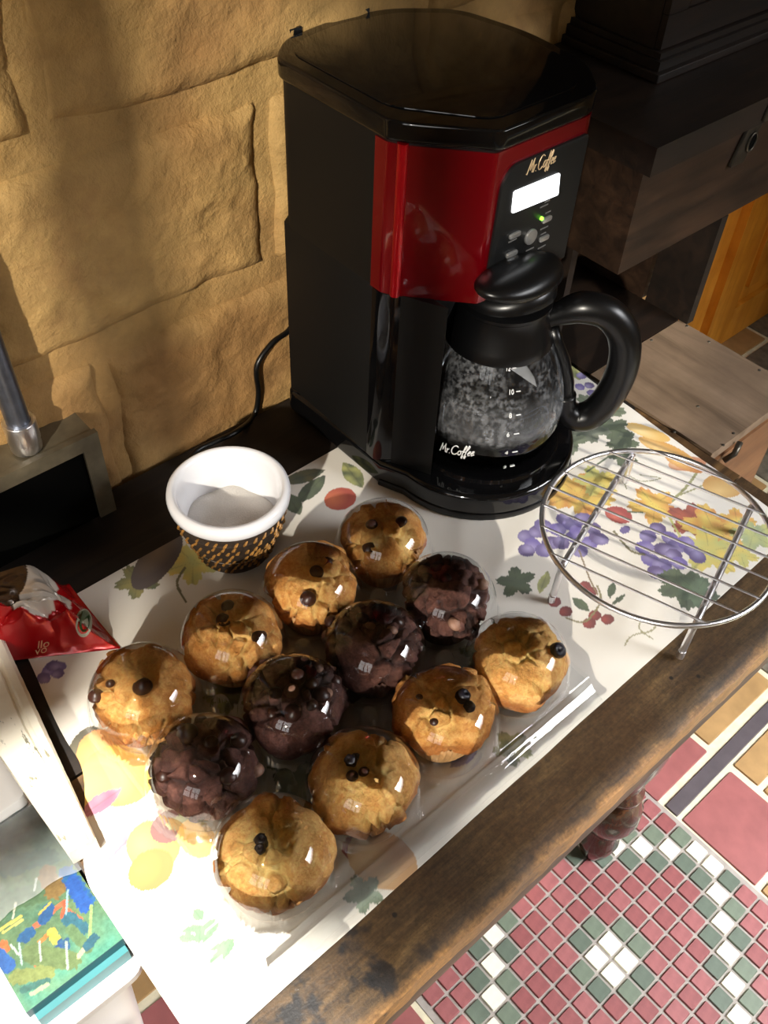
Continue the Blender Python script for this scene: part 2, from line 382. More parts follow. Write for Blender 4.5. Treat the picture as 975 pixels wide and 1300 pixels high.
for i in range(-9, 9):
    for j in range(-16, 9):
        di, dj = i + .5, j + .5; x, y = CX + di * PT, CY + dj * PT
        if x < .345 or x > .8385 or y > .333 or y < -.40: continue
        djj = dj if dj > -8 else dj + 16; S = abs(di) + abs(djj)
        k = 'white' if S in (1, 8) else ('green' if S in (2, 7, 9) else 'red')
        if k != 'white' and random.random() < .5: k += '_b'
        g = .0268
        hidden = False
        px, py = proj((x, y, FZ))
        # behind the table top when the ray to the tile crosses it
        t_ = CAM + (Vector((x, y, FZ)) - CAM) * (CAM.z / (CAM.z - FZ)); hidden = t_.y > .135 and .04 < t_.x < .72
        if seen(x, y, FZ) and not hidden: o = tile('mosaic_tile', x - g / 2, x + g / 2, y - g / 2, y + g / 2, k); o.location.z += .0012
        else: rest.setdefault(k, []).append((x, y))
for k, L in rest.items():
    bm = bmesh.new()
    for x, y in L: box(x - .0134, x + .0134, y - .0134, y + .0134, FZ, FZ + .0045, bm)
    bmo = obj('mosaic_tile_field', bm, TILE[k], floor, kind='stuff')
BT = [(.8464, .9802, .0113, .1500, 'bigred'), (.845, 1.46, .1605, .1855, 'slate'), (.8405, .981, .196, .262, 'bigred'), (.993, 1.186, .2015, .2535, 'tan'),
      (.993, 1.165, .1035, .1530, 'tan'), (.992, 1.165, .045, .093, 'tan'), (.992, 1.165, -.02, .035, 'bigred'), (.8464, .9802, -.135, 0.001, 'tan'),
      (1.198, 1.46, .2015, .30, 'pebble'), (1.178, 1.46, .0113, .1500, 'bigred'), (.8464, .9802, -.285, -.146, 'bigred'), (.992, 1.165, -.16, -.03, 'brown'),
      (.8405, 1.186, .272, .40, 'brown'), (1.198, 1.46, .31, .42, 'tan'), (1.178, 1.46, -.14, .001, 'tan'),
      (.0152, .0798, .4812, .545, 'tan'), (-.07, .0035, .4812, .545, 'brown'), (.0012, .155, .335, .4675, 'bigred'), (-.145, -.0105, .335, .4675, 'brown'),
      (.092, .155, .4812, .545, 'bigred'), (.167, .333, .345, .4675, 'tan'), (.167, .33, .17, .333, 'bigred'), (.03, .155, .17, .323, 'tan'), (.167, .333, .0, .158, 'brown'),
      (.03, .155, .0, .158, 'bigred'), (-.11, .018, .17, .323, 'bigred'), (-.11, .018, 0, .158, 'tan'), (.167, .333, -.17, -.012, 'bigred')]
for a in BT: tile('floor_tile', *a)
random.seed(3)
for i in range(12):
    for j in range(12):
        x0 = 1.475 + i * .152; y0 = -.42 + j * .152
        if x0 < 2.9: tile('floor_tile', x0, x0 + .14, y0, y0 + .14, random.choice(['pebble', 'pebble', 'brown', 'tan']))
for i in range(5):
    for j in range(6):
        x0 = .8464 + i * .125; y0 = .43 + j * .152
        tile('floor_tile', x0, x0 + .113, y0, y0 + .14, random.choice(['pebble', 'brown', 'tan']))

# back wall of rough stones
WY = .645
def wall_relief(x, z): return .004 * N(x * 9, z * 9, 1.3) + .0022 * N(x * 30, z * 30, 4.1) + .0008 * N(x * 90, z * 90, 2)
bm = bmesh.new(); nx, nz = 150, 120; X0, X1, Z0, Z1 = -1.0, 1.2, FZ, 1.65; grid = []
xs = [-1.0 + .2 * i for i in range(5)] + [.0 + i * .008 for i in range(1, 119)] + [.98, 1.1, 1.2]; zs = [FZ, -.4, -.2] + [-.15 + i * .008 for i in range(85)] + [.6, .9, 1.3, 1.65]
for z in zs: grid.append([bm.verts.new((x, WY + wall_relief(x, z), z)) for x in xs])
for a, b in zip(grid, grid[1:]):
    for i in range(len(xs) - 1): bm.faces.new((a[i], a[i + 1], b[i + 1], b[i]))
for v0, v1 in ((grid[0][-1], grid[-1][-1]),): pass
box(-1.0, 1.2, WY + .012, WY + .16, FZ, 1.65, bm)
bmesh.ops.recalc_face_normals(bm, faces=bm.faces)
wall_back = obj('wall_back', bm, 'stone', loc=(0, WY, FZ), smooth='auto', kind='structure')
def stone(x0, x1, z0, z1, seed, d=.0055):
    n_, m_ = max(8, int((x1 - x0) / .0045)), max(8, int((z1 - z0) / .0045)); bm = bmesh.new(); G = []
    for j in range(m_ + 1):
        row = []
        for i in range(n_ + 1):
            u, v = i / n_, j / m_; wob = .006
            x = x0 + (x1 - x0) * u + wob * N(v * 3 + seed, u * 2, 7) * (1 if 0 < u < 1 else 1); z = z0 + (z1 - z0) * v + wob * N(u * 4, v * 2 + seed, 3)
            e = min(u * (x1 - x0), (1 - u) * (x1 - x0), v * (z1 - z0), (1 - v) * (z1 - z0))
            h = d * smooth(0, .014, e) - .005 * (1 - smooth(0, .0045, e)) + .004 * N(x * 11 + seed, z * 11, seed) + .0025 * N(x * 34, z * 34, seed) + .001 * N(x * 100, z * 100, 1)
            if N(x * 17, z * 17, seed + 5) > .42: h -= .0022
            row.append(bm.verts.new((x, WY - .001 + wall_relief(x, z) - h - .0015, z)))
        G.append(row)
    for a, b in zip(G, G[1:]):
        for i in range(n_): bm.faces.new((a[i], a[i + 1], b[i + 1], b[i]))
    obj('stone', bm, 'stone', wall_back, smooth=True)
rows = [(-.035, .136, [(-.1, .257), (.268, .62), (.635, .98)]), (.160, .314, [(.0, .068), (.085, .441), (.455, .81), (.825, 1.15)]),
        (.338, .492, [(-.1, .252), (.266, .62), (.635, .98)]), (.515, .67, [(.07, .43), (.445, .8)])]
sd_ = 1
for z0, z1, L in rows:
    for x0, x1 in L: stone(x0, x1, z0, z1, sd_ * 3.7); sd_ += 1
# left wall with a window, ceiling
bm = bmesh.new(); wx0, wx1 = -1.0, -.88; A, B, C_, D = -.84, .02, .36, 1.26
box(wx0, wx1, -1.4, A, FZ, 1.65, bm); box(wx0, wx1, B, .645, FZ, 1.65, bm); box(wx0, wx1, A, B, FZ, C_, bm); box(wx0, wx1, A, B, D, 1.65, bm)
obj('wall_left', bm, 'wall_paint', loc=(wx0, 0, FZ), kind='structure')
bm = bmesh.new()
for a in ((A, A + .03, C_, D), (B - .03, B, C_, D), (A, B, C_, C_ + .03), (A, B, D - .03, D), (-.333, -.292, C_, D), (-.56, -.535, C_, D), (A, B, .79, .81)): box(-.93, -.90, *a, bm)
obj('window_1', bm, 'dark_wood', loc=(-.93, A, C_), kind='structure')
# ceiling with an added, unseen opening shaped to cast the sun patch
hc = Vector((-.045, .255, 0)) + SUNV * (1.62 / SUNV.z)
rx, ry = .172, .165
bm = bmesh.new(); z0, z1 = 1.62, 1.66
box(-1.0, hc.x - rx, -1.4, .8, z0, z1, bm); box(hc.x + rx, 3.0, -1.4, 1.9, z0, z1, bm)
box(hc.x - rx, hc.x + rx, -1.4, hc.y - ry, z0, z1, bm); box(hc.x - rx, hc.x + rx, hc.y + ry, .8, z0, z1, bm)
obj('ceiling', bm, 'ceiling', loc=(0, 0, 1.62), kind='structure')
obj('wall_front', box(-1.0, 3.0, -1.55, -1.43, FZ, 1.62), 'wall_paint', loc=(1, -1.5, FZ), kind='structure')
obj('wall_right', box(3.0, 3.1, -1.55, 1.9, FZ, 1.62), 'wall_paint', loc=(3.05, 0, FZ), kind='structure')

# ================================================================== TABLE
table = thing('wooden_table', 'worn brown wooden table with turned legs under the printed cloth', 'table', (.38, .37, FZ))
def board(y0, y1, name, mat, x0=.038, x1=.733, front=False, seed=0):
    bm = bmesh.new(); n_ = 120; m_ = 14; G = []
    for i in range(n_ + 1):
        x = x0 + (x1 - x0) * i / n_; w_ = (.0016 * N(x * 14, seed) + .0011 * N(x * 60, seed)) if front else 0
        row = []
        for j in range(m_ + 1):
            y = y0 + (y1 - y0) * j / m_; e = (y - y0)
            z = -.0008 + .0006 * N(x * 20, y * 60, seed)
            if front and e < .006: z -= .0035 * (1 - e / .006) ** 2 * (1 + .6 * N(x * 45, 3))
            row.append(bm.verts.new((x, y + (w_ * (1 - e / (y1 - y0))), min(z, 0))))
        G.append(row)
    F = lambda a, b, c, d: bm.faces.new((a, b, c, d))
    for a, b in zip(G, G[1:]):
        for j in range(m_): F(a[j], b[j], b[j + 1], a[j + 1])
    lo = [[bm.verts.new((r[j].co.x, r[j].co.y, -.032)) for j in (0, m_)] for r in G]
    for i in range(n_):
        F(G[i][0], lo[i][0], lo[i + 1][0], G[i + 1][0]); F(G[i][m_], G[i + 1][m_], lo[i + 1][1], lo[i][1]); F(lo[i][0], lo[i][1], lo[i + 1][1], lo[i + 1][0])
    for i, s in ((0, 1), (n_, -1)):
        vs = [v for v in G[i]] + [lo[i][1], lo[i][0]]; bm.faces.new(vs[::s])
    bmesh.ops.recalc_face_normals(bm, faces=bm.faces)
    return obj(name, bm, mat, table, smooth='auto')
def front_mat():
    t = NT('worn_front_board'); v = t.coords((2.4, 22, 22)); n = t.noise(v, 3.5, 6, .65, .7); v2 = t.coords(); n2 = t.noise(v2, 14, 5, .65); n3 = t.noise(v2, 26, 4, .6)
    c = t.ramp(n, [(.28, srgb(48, 36, 22)), (.5, srgb(80, 61, 38)), (.72, srgb(110, 87, 56))])
    c = t.mix(t.ramp(n2, [(.38, (.8, .8, .8)), (.6, (0, 0, 0))]), c, srgb(66, 46, 26))
    sx = t.new('ShaderNodeSeparateXYZ'); t.link(v2, sx.inputs[0])
    # black ink stains toward the left end, worn pale edge along the front
    st = t.ramp(n3, [(.53, (0, 0, 0)), (.60, (1, 1, 1))]); xl = t.new('ShaderNodeMapRange'); xl.inputs[1].default_value = -.14; xl.inputs[2].default_value = -.24
    t.link(sx.outputs[0], xl.inputs[0]); s2 = t.mix(1.0, st, xl.outputs[0], 'MULTIPLY'); c = t.mix(s2, c, srgb(22, 20, 22))
    ed = t.new('ShaderNodeMapRange'); ed.inputs[1].default_value = .1225 - .37; ed.inputs[2].default_value = .114 - .37
    ad = t.new('ShaderNodeMath', operation='ADD'); mm = t.new('ShaderNodeMath', operation='MULTIPLY_ADD'); mm.inputs[1].default_value = .02; mm.inputs[2].default_value = -.010
    t.link(n3, mm.inputs[0]); t.link(sx.outputs[1], ad.inputs[0]); t.link(mm.outputs[0], ad.inputs[1]); t.link(ad.outputs[0], ed.inputs[0])
    c = t.mix(ed.outputs[0], c, srgb(164, 120, 68))
    n5 = t.noise(v2, 260, 6, .75); n6 = t.noise(t.coords((8, 120, 120)), 4, 5, .7)
    c = t.mix(.75, c, t.ramp(n5, [(.32, (.2, .2, .2)), (.68, (.72, .72, .72))]), 'OVERLAY'); c = t.mix(.6, c, t.ramp(n6, [(.35, (.3, .3, .3)), (.65, (.68, .68, .68))]), 'OVERLAY')
    vs = t.new('ShaderNodeTexVoronoi'); vs.inputs['Scale'].default_value = 38; t.link(v2, vs.inputs['Vector'])
    c = t.mix(t.ramp(vs.outputs[0], [(.055, (1, 1, 1)), (.085, (0, 0, 0))]), c, srgb(24, 18, 12))
    t.setb(Base_Color=c, Roughness=.5); b0 = t.bump(n, .35, .001); t.bump(n5, .5, .0008, b0); return t.m
M['front_board'] = front_mat()
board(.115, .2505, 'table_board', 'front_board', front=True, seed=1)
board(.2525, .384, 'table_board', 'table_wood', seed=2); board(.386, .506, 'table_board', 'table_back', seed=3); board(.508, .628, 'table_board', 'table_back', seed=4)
obj('apron', box(.07, .70, .123, .141, -.10, -.032), 'under_wood', table, bevel=.002)
obj('apron', box(.07, .70, .600, .618, -.10, -.032), 'under_wood', table, bevel=.002)
obj('apron', box(.07, .088, .15, .60, -.10, -.032), 'under_wood', table); obj('apron', box(.682, .70, .15, .60, -.10, -.032), 'under_wood', table)
for i, (lx, ly) in enumerate(((.095, .165), (.7, .213), (.095, .575), (.675, .575))):
    prof = [(0, FZ), (.020, FZ), (.026, FZ + .02), (.031, FZ + .05), (.022, FZ + .075), (.02, FZ + .085), (.034, FZ + .105), (.042, FZ + .135), (.040, FZ + .165), (.030, FZ + .185), (.024, FZ + .195), (.031, FZ + .203), (.031, FZ + .213),
            (.023, FZ + .222), (.026, FZ + .25), (.034, FZ + .30), (.037, FZ + .34), (.030, FZ + .40), (.022, FZ + .44), (.030, FZ + .455), (.030, FZ + .475), (.020, FZ + .50), (.022, FZ + .56), (.03, FZ + .60), (.03, -.10), (.03, -.033), (0, -.033)]
    obj('leg', lathe(prof, lx, ly, 28), 'leg_wood', table, smooth='auto', ang=50)

# ------------------------------------------------------------------ printed cloth
CL = [(.034, .166), (.713, .175), (.734, .536), (.095, .536)]
def cloth_xy(u, v):
    a = Vector(CL[0]).lerp(Vector(CL[1]), u); b = Vector(CL[3]).lerp(Vector(CL[2]), u); p = a.lerp(b, v)
    xl = .034 + .042 * smooth(.30, .40, p.y) + .016 * smooth(.40, .536, p.y); l0 = .034 + .061 * v; return Vector((p.x + (xl - l0) * (1 - u), p.y))
shapes = []       # (bbox, test) list painted in order
def P2(px, py): p = at(px, py); return (p.x, p.y)
def ell(px, py, rx, ry, ang, col, col2=None, world=False):
    cx, cy = (px, py) if world else P2(px, py); ca, sa = cos(radians(ang)), sin(radians(ang)); R_ = max(rx, ry)
    def f(x, y):
        dx, dy = x - cx, y - cy; a = (dx * ca + dy * sa) / rx; b = (-dx * sa + dy * ca) / ry; q = a * a + b * b
        if q > 1: return None
        if col2: t = min(1, sqrt((a + .35) ** 2 + (b - .3) ** 2)); return tuple(col2[i] * (1 - t) + col[i] * t for i in range(3))
        return col
    shapes.append((cx - R_, cx + R_, cy - R_, cy + R_, f))
def line(pp, wd, col):
    pts = [P2(*p) for p in pp]; pts = [tuple(q)[:2] for q in spline([(*p, 0) for p in pts], 5)]
    x0, x1 = min(p[0] for p in pts) - wd, max(p[0] for p in pts) + wd; y0, y1 = min(p[1] for p in pts) - wd, max(p[1] for p in pts) + wd
    def f(x, y):
        for (ax, ay), (bx, by) in zip(pts, pts[1:]):
            dx, dy = bx - ax, by - ay; L = dx * dx + dy * dy or 1e-9; t = max(0, min(1, ((x - ax) * dx + (y - ay) * dy) / L))
            if (x - ax - t * dx) ** 2 + (y - ay - t * dy) ** 2 < wd * wd: return col
        return None
    shapes.append((x0, x1, y0, y1, f))
def leaf(px, py, r, ang, c1, c2, lobes=5, asp=1.0, sharp=.42):
    cx, cy = P2(px, py)
    def f(x, y):
        dx, dy = x - cx, (y - cy) / asp; d = hypot(dx, dy) / r
        if d > 1.05: return None
        a = atan2(dy, dx) - radians(ang)
        if lobes == 1:
            aa, bb = d * cos(a), d * sin(a)
            if abs(bb) > .42 * (1 - aa * aa): return None
            k = max(0, min(1, .5 + .9 * N(x * 120, y * 120, cx * 9))); m_ = .72 if abs(bb) < .04 else 1
            return tuple((c1[i] * (1 - k) + c2[i] * k) * m_ for i in range(3))
        lo = abs(cos(a * lobes / 2)); lim = (1 - sharp) + sharp * lo ** 1.3 + .07 * N(a * 7 + cx * 50, 1) + .05 * sin(a * 23)
        if d > lim: return None
        vein = abs(sin(a * lobes / 2)); k = max(0, min(1, .5 + .9 * N(x * 90, y * 90, cx * 9) + .25 * (d - .5)))
        c = tuple(c1[i] * (1 - k) + c2[i] * k for i in range(3))
        if vein < .10 and d > .05: c = tuple(v * .75 for v in c)
        return c
    shapes.append((cx - r * 1.05, cx + r * 1.05, cy - r * asp * 1.05, cy + r * asp * 1.05, f))
s3 = lambda *c: srgb(*c)[:3]
GR1, GR2, PU1, PU2 = s3(74, 92, 62), s3(46, 66, 48), s3(92, 78, 140), s3(150, 140, 190)
YE, OR, RD, LG = s3(222, 196, 90), s3(206, 140, 58), s3(168, 74, 48), s3(186, 188, 110)
def grapes(L, r=.0085):
    for k, (px, py) in enumerate(L): ell(px, py, r * (1 + .12 * sin(k * 5)), r * .92, k * 37, [PU1, s3(78, 60, 120), s3(100, 84, 160)][k % 3], PU2)
# right half
leaf(735, 628, .034, 20, YE, OR, 5); leaf(757, 612, .022, 60, YE, LG, 5); leaf(722, 560, .030, 100, GR1, s3(120, 132, 108), 5, .6); leaf(790, 562, .020, 10, GR2, GR1, 5, .8)
leaf(790, 580, .016, 70, GR2, GR1, 5); line([(745, 600), (780, 575)], .0012, GR1)
grapes([(668, 682), (682, 676), (676, 692), (690, 668), (700, 690), (708, 673), (716, 660), (712, 690), (726, 668), (740, 660), (752, 672), (748, 690), (735, 700), (760, 685), (730, 682), (690, 700), (668, 700)])
line([(795, 622), (790, 600), (812, 612), (838, 608), (812, 604)], .0006, s3(120, 120, 80)); line([(850, 640), (872, 618), (885, 600)], .0014, s3(140, 140, 90)); line([(862, 630), (905, 612)], .0008, s3(140, 140, 90))
leaf(830, 643, .026, 0, YE, OR, 5); ell(785, 655, .011, .013, 30, s3(150, 40, 44), s3(206, 100, 84)); line([(797, 651), (815, 652)], .001, GR1)
leaf(878, 662, .024, 30, RD, s3(140, 54, 40), 5); leaf(905, 672, .032, 200, OR, YE, 5); leaf(900, 700, .030, 260, LG, YE, 5); leaf(935, 665, .02, 40, YE, OR, 5); leaf(940, 705, .016, 300, LG, YE, 5)
line([(848, 655), (862, 680), (880, 700)], .0012, LG); ell(793, 674, .006, .004, 0, PU1)
grapes([(822, 682), (835, 672), (850, 684), (860, 694), (842, 698), (870, 690), (878, 700), (885, 708), (826, 712), (840, 718), (855, 706), (862, 716), (846, 728), (834, 728), (818, 696)])
leaf(868, 748, .024, 80, GR2, GR1, 5); leaf(858, 742, .018, 180, GR1, GR2, 5); leaf(884, 752, .02, 300, s3(84, 110, 80), GR2, 5)
line([(779, 676), (800, 700), (818, 705)], .0012, s3(110, 104, 70))
ell(918, 618, .016, .021, 60, s3(196, 146, 70), s3(232, 196, 124)); ell(872, 590, .02, .01, -30, s3(196, 130, 90), s3(226, 190, 150)); ell(845, 572, .010, .030, 15, s3(206, 150, 60), s3(236, 200, 130)); ell(822, 550, .009, .024, 20, s3(222, 178, 90), s3(240, 214, 150)); ell(868, 590, .008, .02, 15, s3(190, 120, 50), s3(226, 180, 100))
for p in ((704, 765), (718, 777), (755, 782), (748, 792), (771, 787), (742, 745), (750, 752)): ell(*p, .0062, .0052, 0, s3(110, 28, 34), s3(156, 52, 50))
leaf(737, 768, .012, 90, GR1, GR2, 1, .8, .2); leaf(776, 750, .011, 40, GR1, GR2, 1, .7, .2); leaf(785, 762, .010, 0, GR1, GR2, 1, .5, .2); line([(718, 785), (742, 790), (762, 765), (758, 745)], .0009, s3(128, 120, 80))
line([(793, 820), (802, 808), (826, 802), (832, 792), (815, 788), (812, 800), (828, 812)], .0007, s3(150, 146, 110)); line([(735, 700), (748, 735), (758, 755)], .0008, s3(128, 110, 80))
leaf(728, 470, .018, 30, LG, GR1, 5); grapes([(738, 478), (748, 490), (736, 492), (752, 500)], .006); leaf(760, 520, .028, 20, s3(120, 132, 108), GR1, 5); leaf(778, 545, .02, 70, GR1, GR2, 5); leaf(748, 545, .022, 160, s3(126, 134, 116), GR2, 5)
leaf(955, 680, .022, 60, s3(140, 156, 120), LG, 5); leaf(690, 740, .016, 40, s3(120, 124, 92), LG, 1, .6, .2); leaf(655, 740, .02, 200, GR1, GR2, 5, .8)
# back left
leaf(245, 715, .026, 20, YE, LG, 5); leaf(175, 738, .020, 160, s3(150, 140, 70), GR1, 5); ell(200, 712, .016, .036, -62, s3(60, 44, 46), s3(120, 96, 70)); line([(235, 722), (225, 742), (236, 765)], .0012, s3(104, 100, 60))
leaf(395, 622, .024, 20, GR2, GR1, 1, .8, .2); leaf(385, 606, .024, 160, GR2, s3(90, 84, 40), 1, .8, .2); ell(432, 634, .016, .014, 0, s3(170, 50, 26), s3(216, 110, 60)); leaf(448, 604, .022, 80, LG, GR1, 1, .9, .2); leaf(372, 640, .02, 80, GR2, GR1, 1, .8, .2)
grapes([(76, 848), (74, 856), (62, 852), (56, 862), (68, 846)], .0055)
# left, near the white board
ell(108, 952, .020, .012, 40, s3(52, 50, 30), s3(90, 84, 50)); ell(135, 962, .020, .026, 0, s3(196, 120, 50), s3(232, 170, 90)); ell(150, 985, .024, .028, 20, s3(226, 178, 60), s3(246, 222, 120)); ell(122, 1000, .018, .02, 20, s3(226, 184, 90), s3(240, 206, 110))
leaf(128, 1020, .018, 0, s3(196, 120, 140), s3(160, 70, 110), 1, .9, .2); leaf(165, 1065, .022, 20, s3(210, 140, 160), s3(200, 110, 130), 1, .6, .2); ell(195, 1075, .018, .02, 0, s3(226, 170, 60), s3(240, 200, 90)); ell(192, 1105, .016, .014, 0, s3(206, 110, 30), s3(226, 140, 50))
ell(215, 1050, .014, .012, 0, s3(110, 60, 60)); leaf(240, 1045, .016, 0, GR1, LG, 5); ell(250, 1065, .012, .016, 0, s3(226, 180, 80))
for k, (px, py) in enumerate(((252, 1162), (244, 1180), (262, 1176), (268, 1184), (254, 1188), (238, 1192), (283, 1200), (278, 1212), (290, 1206))): leaf(px, py, .010, 90 + 40 * k, s3(100, 140, 104), s3(72, 116, 84), 1, .5, .2)
# seen through the tray
leaf(378, 1002, .022, 30, s3(96, 122, 96), GR2, 5); line([(340, 975), (385, 985)], .001, GR1); ell(450, 1075, .010, .008, 0, s3(150, 50, 70)); ell(485, 1092, .020, .026, 20, s3(196, 150, 100), s3(226, 196, 150)); leaf(462, 1135, .014, 10, s3(140, 160, 140), GR1, 5)
leaf(290, 880, .02, 10, GR1, LG, 5); leaf(452, 880, .018, 10, s3(110, 60, 70), s3(80, 50, 70), 1, .9, .2); leaf(650, 950, .016, 10, LG, GR1, 5); leaf(610, 830, .018, 60, s3(150, 150, 110), GR1, 5); leaf(590, 960, .016, 0, PU1, PU2, 1, .9, .2)
BASE = s3(226, 221, 212)
bins = {}
for k, s_ in enumerate(shapes):
    for bx in range(int(s_[0] // .02), int(s_[1] // .02) + 1):
        for by in range(int(s_[2] // .02), int(s_[3] // .02) + 1): bins.setdefault((bx, by), []).append(k)
def cloth_col(co):
    x, y = co[0], co[1]; c = BASE
    for k in bins.get((int(x // .02), int(y // .02)), ()):
        s_ = shapes[k]
        if s_[0] <= x <= s_[1] and s_[2] <= y <= s_[3]:
            r = s_[4](x, y)
            if r: c = tuple(r[i] * .9 + .1 * BASE[i] for i in range(3))
    return c
nu, nv = 700, 370; verts = []; cols = []
for j in range(nv + 1):
    for i in range(nu + 1):
        p = cloth_xy(i / nu, j / nv); cols.extend((*cloth_col(p), 1.0))
        e = min(j / nv, 1 - i / nu); z = .0012 + .0009 * N(p.x * 12, p.y * 12) + .0012 * (1 - smooth(0, .04, e)) * (N(p.x * 22, p.y * 22, 3) + .3)
        dx = .0008 * N(p.x * 16, 2.2) if j == 0 else 0
        verts.append((p.x, p.y + dx, max(z, .0008)))
faces = [(a, a + 1, a + nu + 2, a + nu + 1) for j in range(nv) for a in range(j * (nu + 1), j * (nu + 1) + nu)]
me = bpy.data.meshes.new('tablecloth'); me.from_pydata([(x - .38, y - .35, z) for x, y, z in verts], [], faces); me.update()
ca = me.color_attributes.new('print', 'FLOAT_COLOR', 'POINT'); ca.data.foreach_set('color', cols); me.materials.append(M['cloth'])
me.polygons.foreach_set('use_smooth', [True] * len(me.polygons))
o = bpy.data.objects.new('tablecloth', me); COL.objects.link(o); o.location = (.38, .35, TZ)
tag(o, 'white cloth printed with grapes, leaves and fruit spread on the table', 'tablecloth')

# ================================================================== COFFEE MAKER
mk = thing('coffee_maker', 'black coffee maker with a red front and lit display, standing against the wall', 'coffee maker', (.54, .50, .0022))
BZ = .0022
side_foot = [(.444, .612), (.466, .627), (.52, .636), (.57, .628), (.608, .605), (.628, .56), (.631, .50)]
cav = [(.55 + .083 * cos(radians(a)), .44 + .083 * sin(radians(a))) for a in range(32, 190, 6)]
foot = side_foot[::-1] + [(.444, .612)][:0] + [(.4415, .478), (.4475, .468), (.456, .458)] + cav[::-1]
colp = [(.4415, .478), (.448, .4685)] + cav[::-1] + [(.631, .492)] + side_foot[::-1]
# de-duplicate and build: lower column with the round recess for the carafe
obj('body', prism(colp, .03, .218), 'side_plastic', mk, smooth='auto')
hous = rounded([(.4415, .605), (.4415, .480), (.4485, .468), (.492, .4205), (.594, .4205), (.628, .462), (.634, .53), (.622, .595), (.575, .630), (.52, .637), (.468, .628)], [.01, .001, .002, .004, .012, .02, .02, .02, .02, .02, .01], 4)
obj('upper_housing', prism(hous, .218, .3455), 'side_plastic', mk, smooth='auto')
lidp = rounded([(.4385, .608), (.4385, .478), (.446, .4655), (.491, .4165), (.596, .4165), (.632, .46), (.638, .53), (.626, .598), (.577, .634), (.52, .641), (.466, .632)], [.012, .004, .004, .006, .016, .02, .02, .02, .02, .02, .012], 5)
bm = prism(lidp, .3455, .361); lid_ = obj('top_lid', bm, 'gloss_black', mk, bevel=.0025, seg=3)
ins = rounded([(.452, .604), (.452, .490), (.498, .432), (.590, .432), (.620, .47), (.625, .53), (.615, .588), (.572, .62), (.52, .628), (.472, .62)], .014, 5)
obj('lid_panel', prism(ins, .3608, .3622), 'gloss_black', mk, bevel=.0008)
obj('lid_hinge', box(.475, .487, .6365, .641, .350, .364), 'black_plastic', mk, bevel=.001); obj('lid_hinge', box(.545, .557, .6345, .639, .350, .364), 'black_plastic', mk, bevel=.001)
# red front wrap: open strip following the front
path = [(.4415 - .0008, .485), (.4405, .4795), (.4478, .4675), (.4915, .4195), (.594, .4195), (.606, .4245), (.629, .4615), (.6315, .49)]
path = rounded([(.4405, .492)] + [(.4402, .4795), (.4475, .4670), (.4910, .4190), (.5965, .4190), (.6293, .4612), (.634, .495)], [0, .003, .004, .003, .010, .01, 0], 5)
def strip(path, z0, z1, d):
    bm = bmesh.new(); P = [Vector(p) for p in path]; rows_ = []
    for i, p in enumerate(P):
        t = (P[min(i + 1, len(P) - 1)] - P[max(i - 1, 0)]).normalized(); n_ = Vector((t.y, -t.x)) * -1
        n_ = Vector((-t.y, t.x)); q = p + n_ * d
        rows_.append([bm.verts.new((p.x, p.y, z0)), bm.verts.new((p.x, p.y, z1)), bm.verts.new((q.x, q.y, z1)), bm.verts.new((q.x, q.y, z0))])
    for a, b in zip(rows_, rows_[1:]):
        for k in range(4): bm.faces.new((a[k], b[k], b[(k + 1) % 4], a[(k + 1) % 4]))
    bm.faces.new(rows_[0]); bm.faces.new(rows_[-1][::-1]); bmesh.ops.recalc_face_normals(bm, faces=bm.faces); return bm
obj('red_front_cover', strip(path, .2175, .3435, .0012), 'red_metal', mk, smooth='auto', ang=50, label='glossy metallic red front cover')
obj('corner_column', tube([(.4468, .4692, .2175), (.4468, .4692, .345)], .0042, 16), 'red_edge_glint', mk, smooth='auto', label='glossy red corner edge with a highlight in its colour')
# lower glossy column under the red cover
obj('recess_wall', strip([(.4408, .490), (.4402, .4795), (.4475, .4675), (.4555, .4585)], .03, .2165, .001), 'gloss_black', mk, smooth='auto')
obj('recess_ceiling', lathe([(0, .214), (.030, .214), (.046, .2175)], .55, .44, 32), 'black_plastic', mk, smooth='auto')
# control panel
pan = rounded([(.4955, .222), (.5925, .222), (.5925, .3305), (.508, .3305), (.4985, .318)], [.001, .001, .004, .012, .01], 5)
def yprism(pts, y0, y1, bm=None):
    bm = bm or bmesh.new(); a = [bm.verts.new((x, y0, z)) for x, z in pts]; b = [bm.verts.new((x, y1, z)) for x, z in pts]; n_ = len(pts)
    bm.faces.new(a); bm.faces.new(b[::-1])
    for i in range(n_): bm.faces.new((a[i], a[(i + 1) % n_], b[(i + 1) % n_], b[i]))
    bmesh.ops.recalc_face_normals(bm, faces=bm.faces); return bm
panel = obj('control_panel', yprism(pan, .4165, .4200), 'panel_black', mk, bevel=.0008)
PY = .4163
def onpanel(px, py): q = aty(px, py, PY); return q.x, q.z
scr = rounded([(*onpanel(649, 271),), (*onpanel(708, 247),), (*onpanel(710.5, 219),), (*onpanel(652, 243),)], .002, 4)
obj('display', yprism(scr, PY - .0008, PY + .0006), 'lcd', panel, label='white backlit display')
for a in ((653, 298, 'W'), (693.5, 278, 'W'), (690, 302, 'W'), (649, 322, 'W')):
    x, z = onpanel(a[0], a[1]); wd = .0062 if a[0] < 670 else .0055
    obj('button', yprism(rounded([(x - wd, z - .0022), (x + wd, z - .0022), (x + wd, z + .0022), (x - wd, z + .0022)], .002, 4), PY - .0016, PY + .0005), 'silver', panel, bevel=.0005)
x, z = onpanel(673, 300)
obj('round_button', yprism([(x + .0066 * cos(k * pi / 12), z + .0066 * sin(k * pi / 12)) for k in range(24)], PY - .002, PY + .0005), 'silver', panel, bevel=.0007)
x, z = onpanel(687, 277)
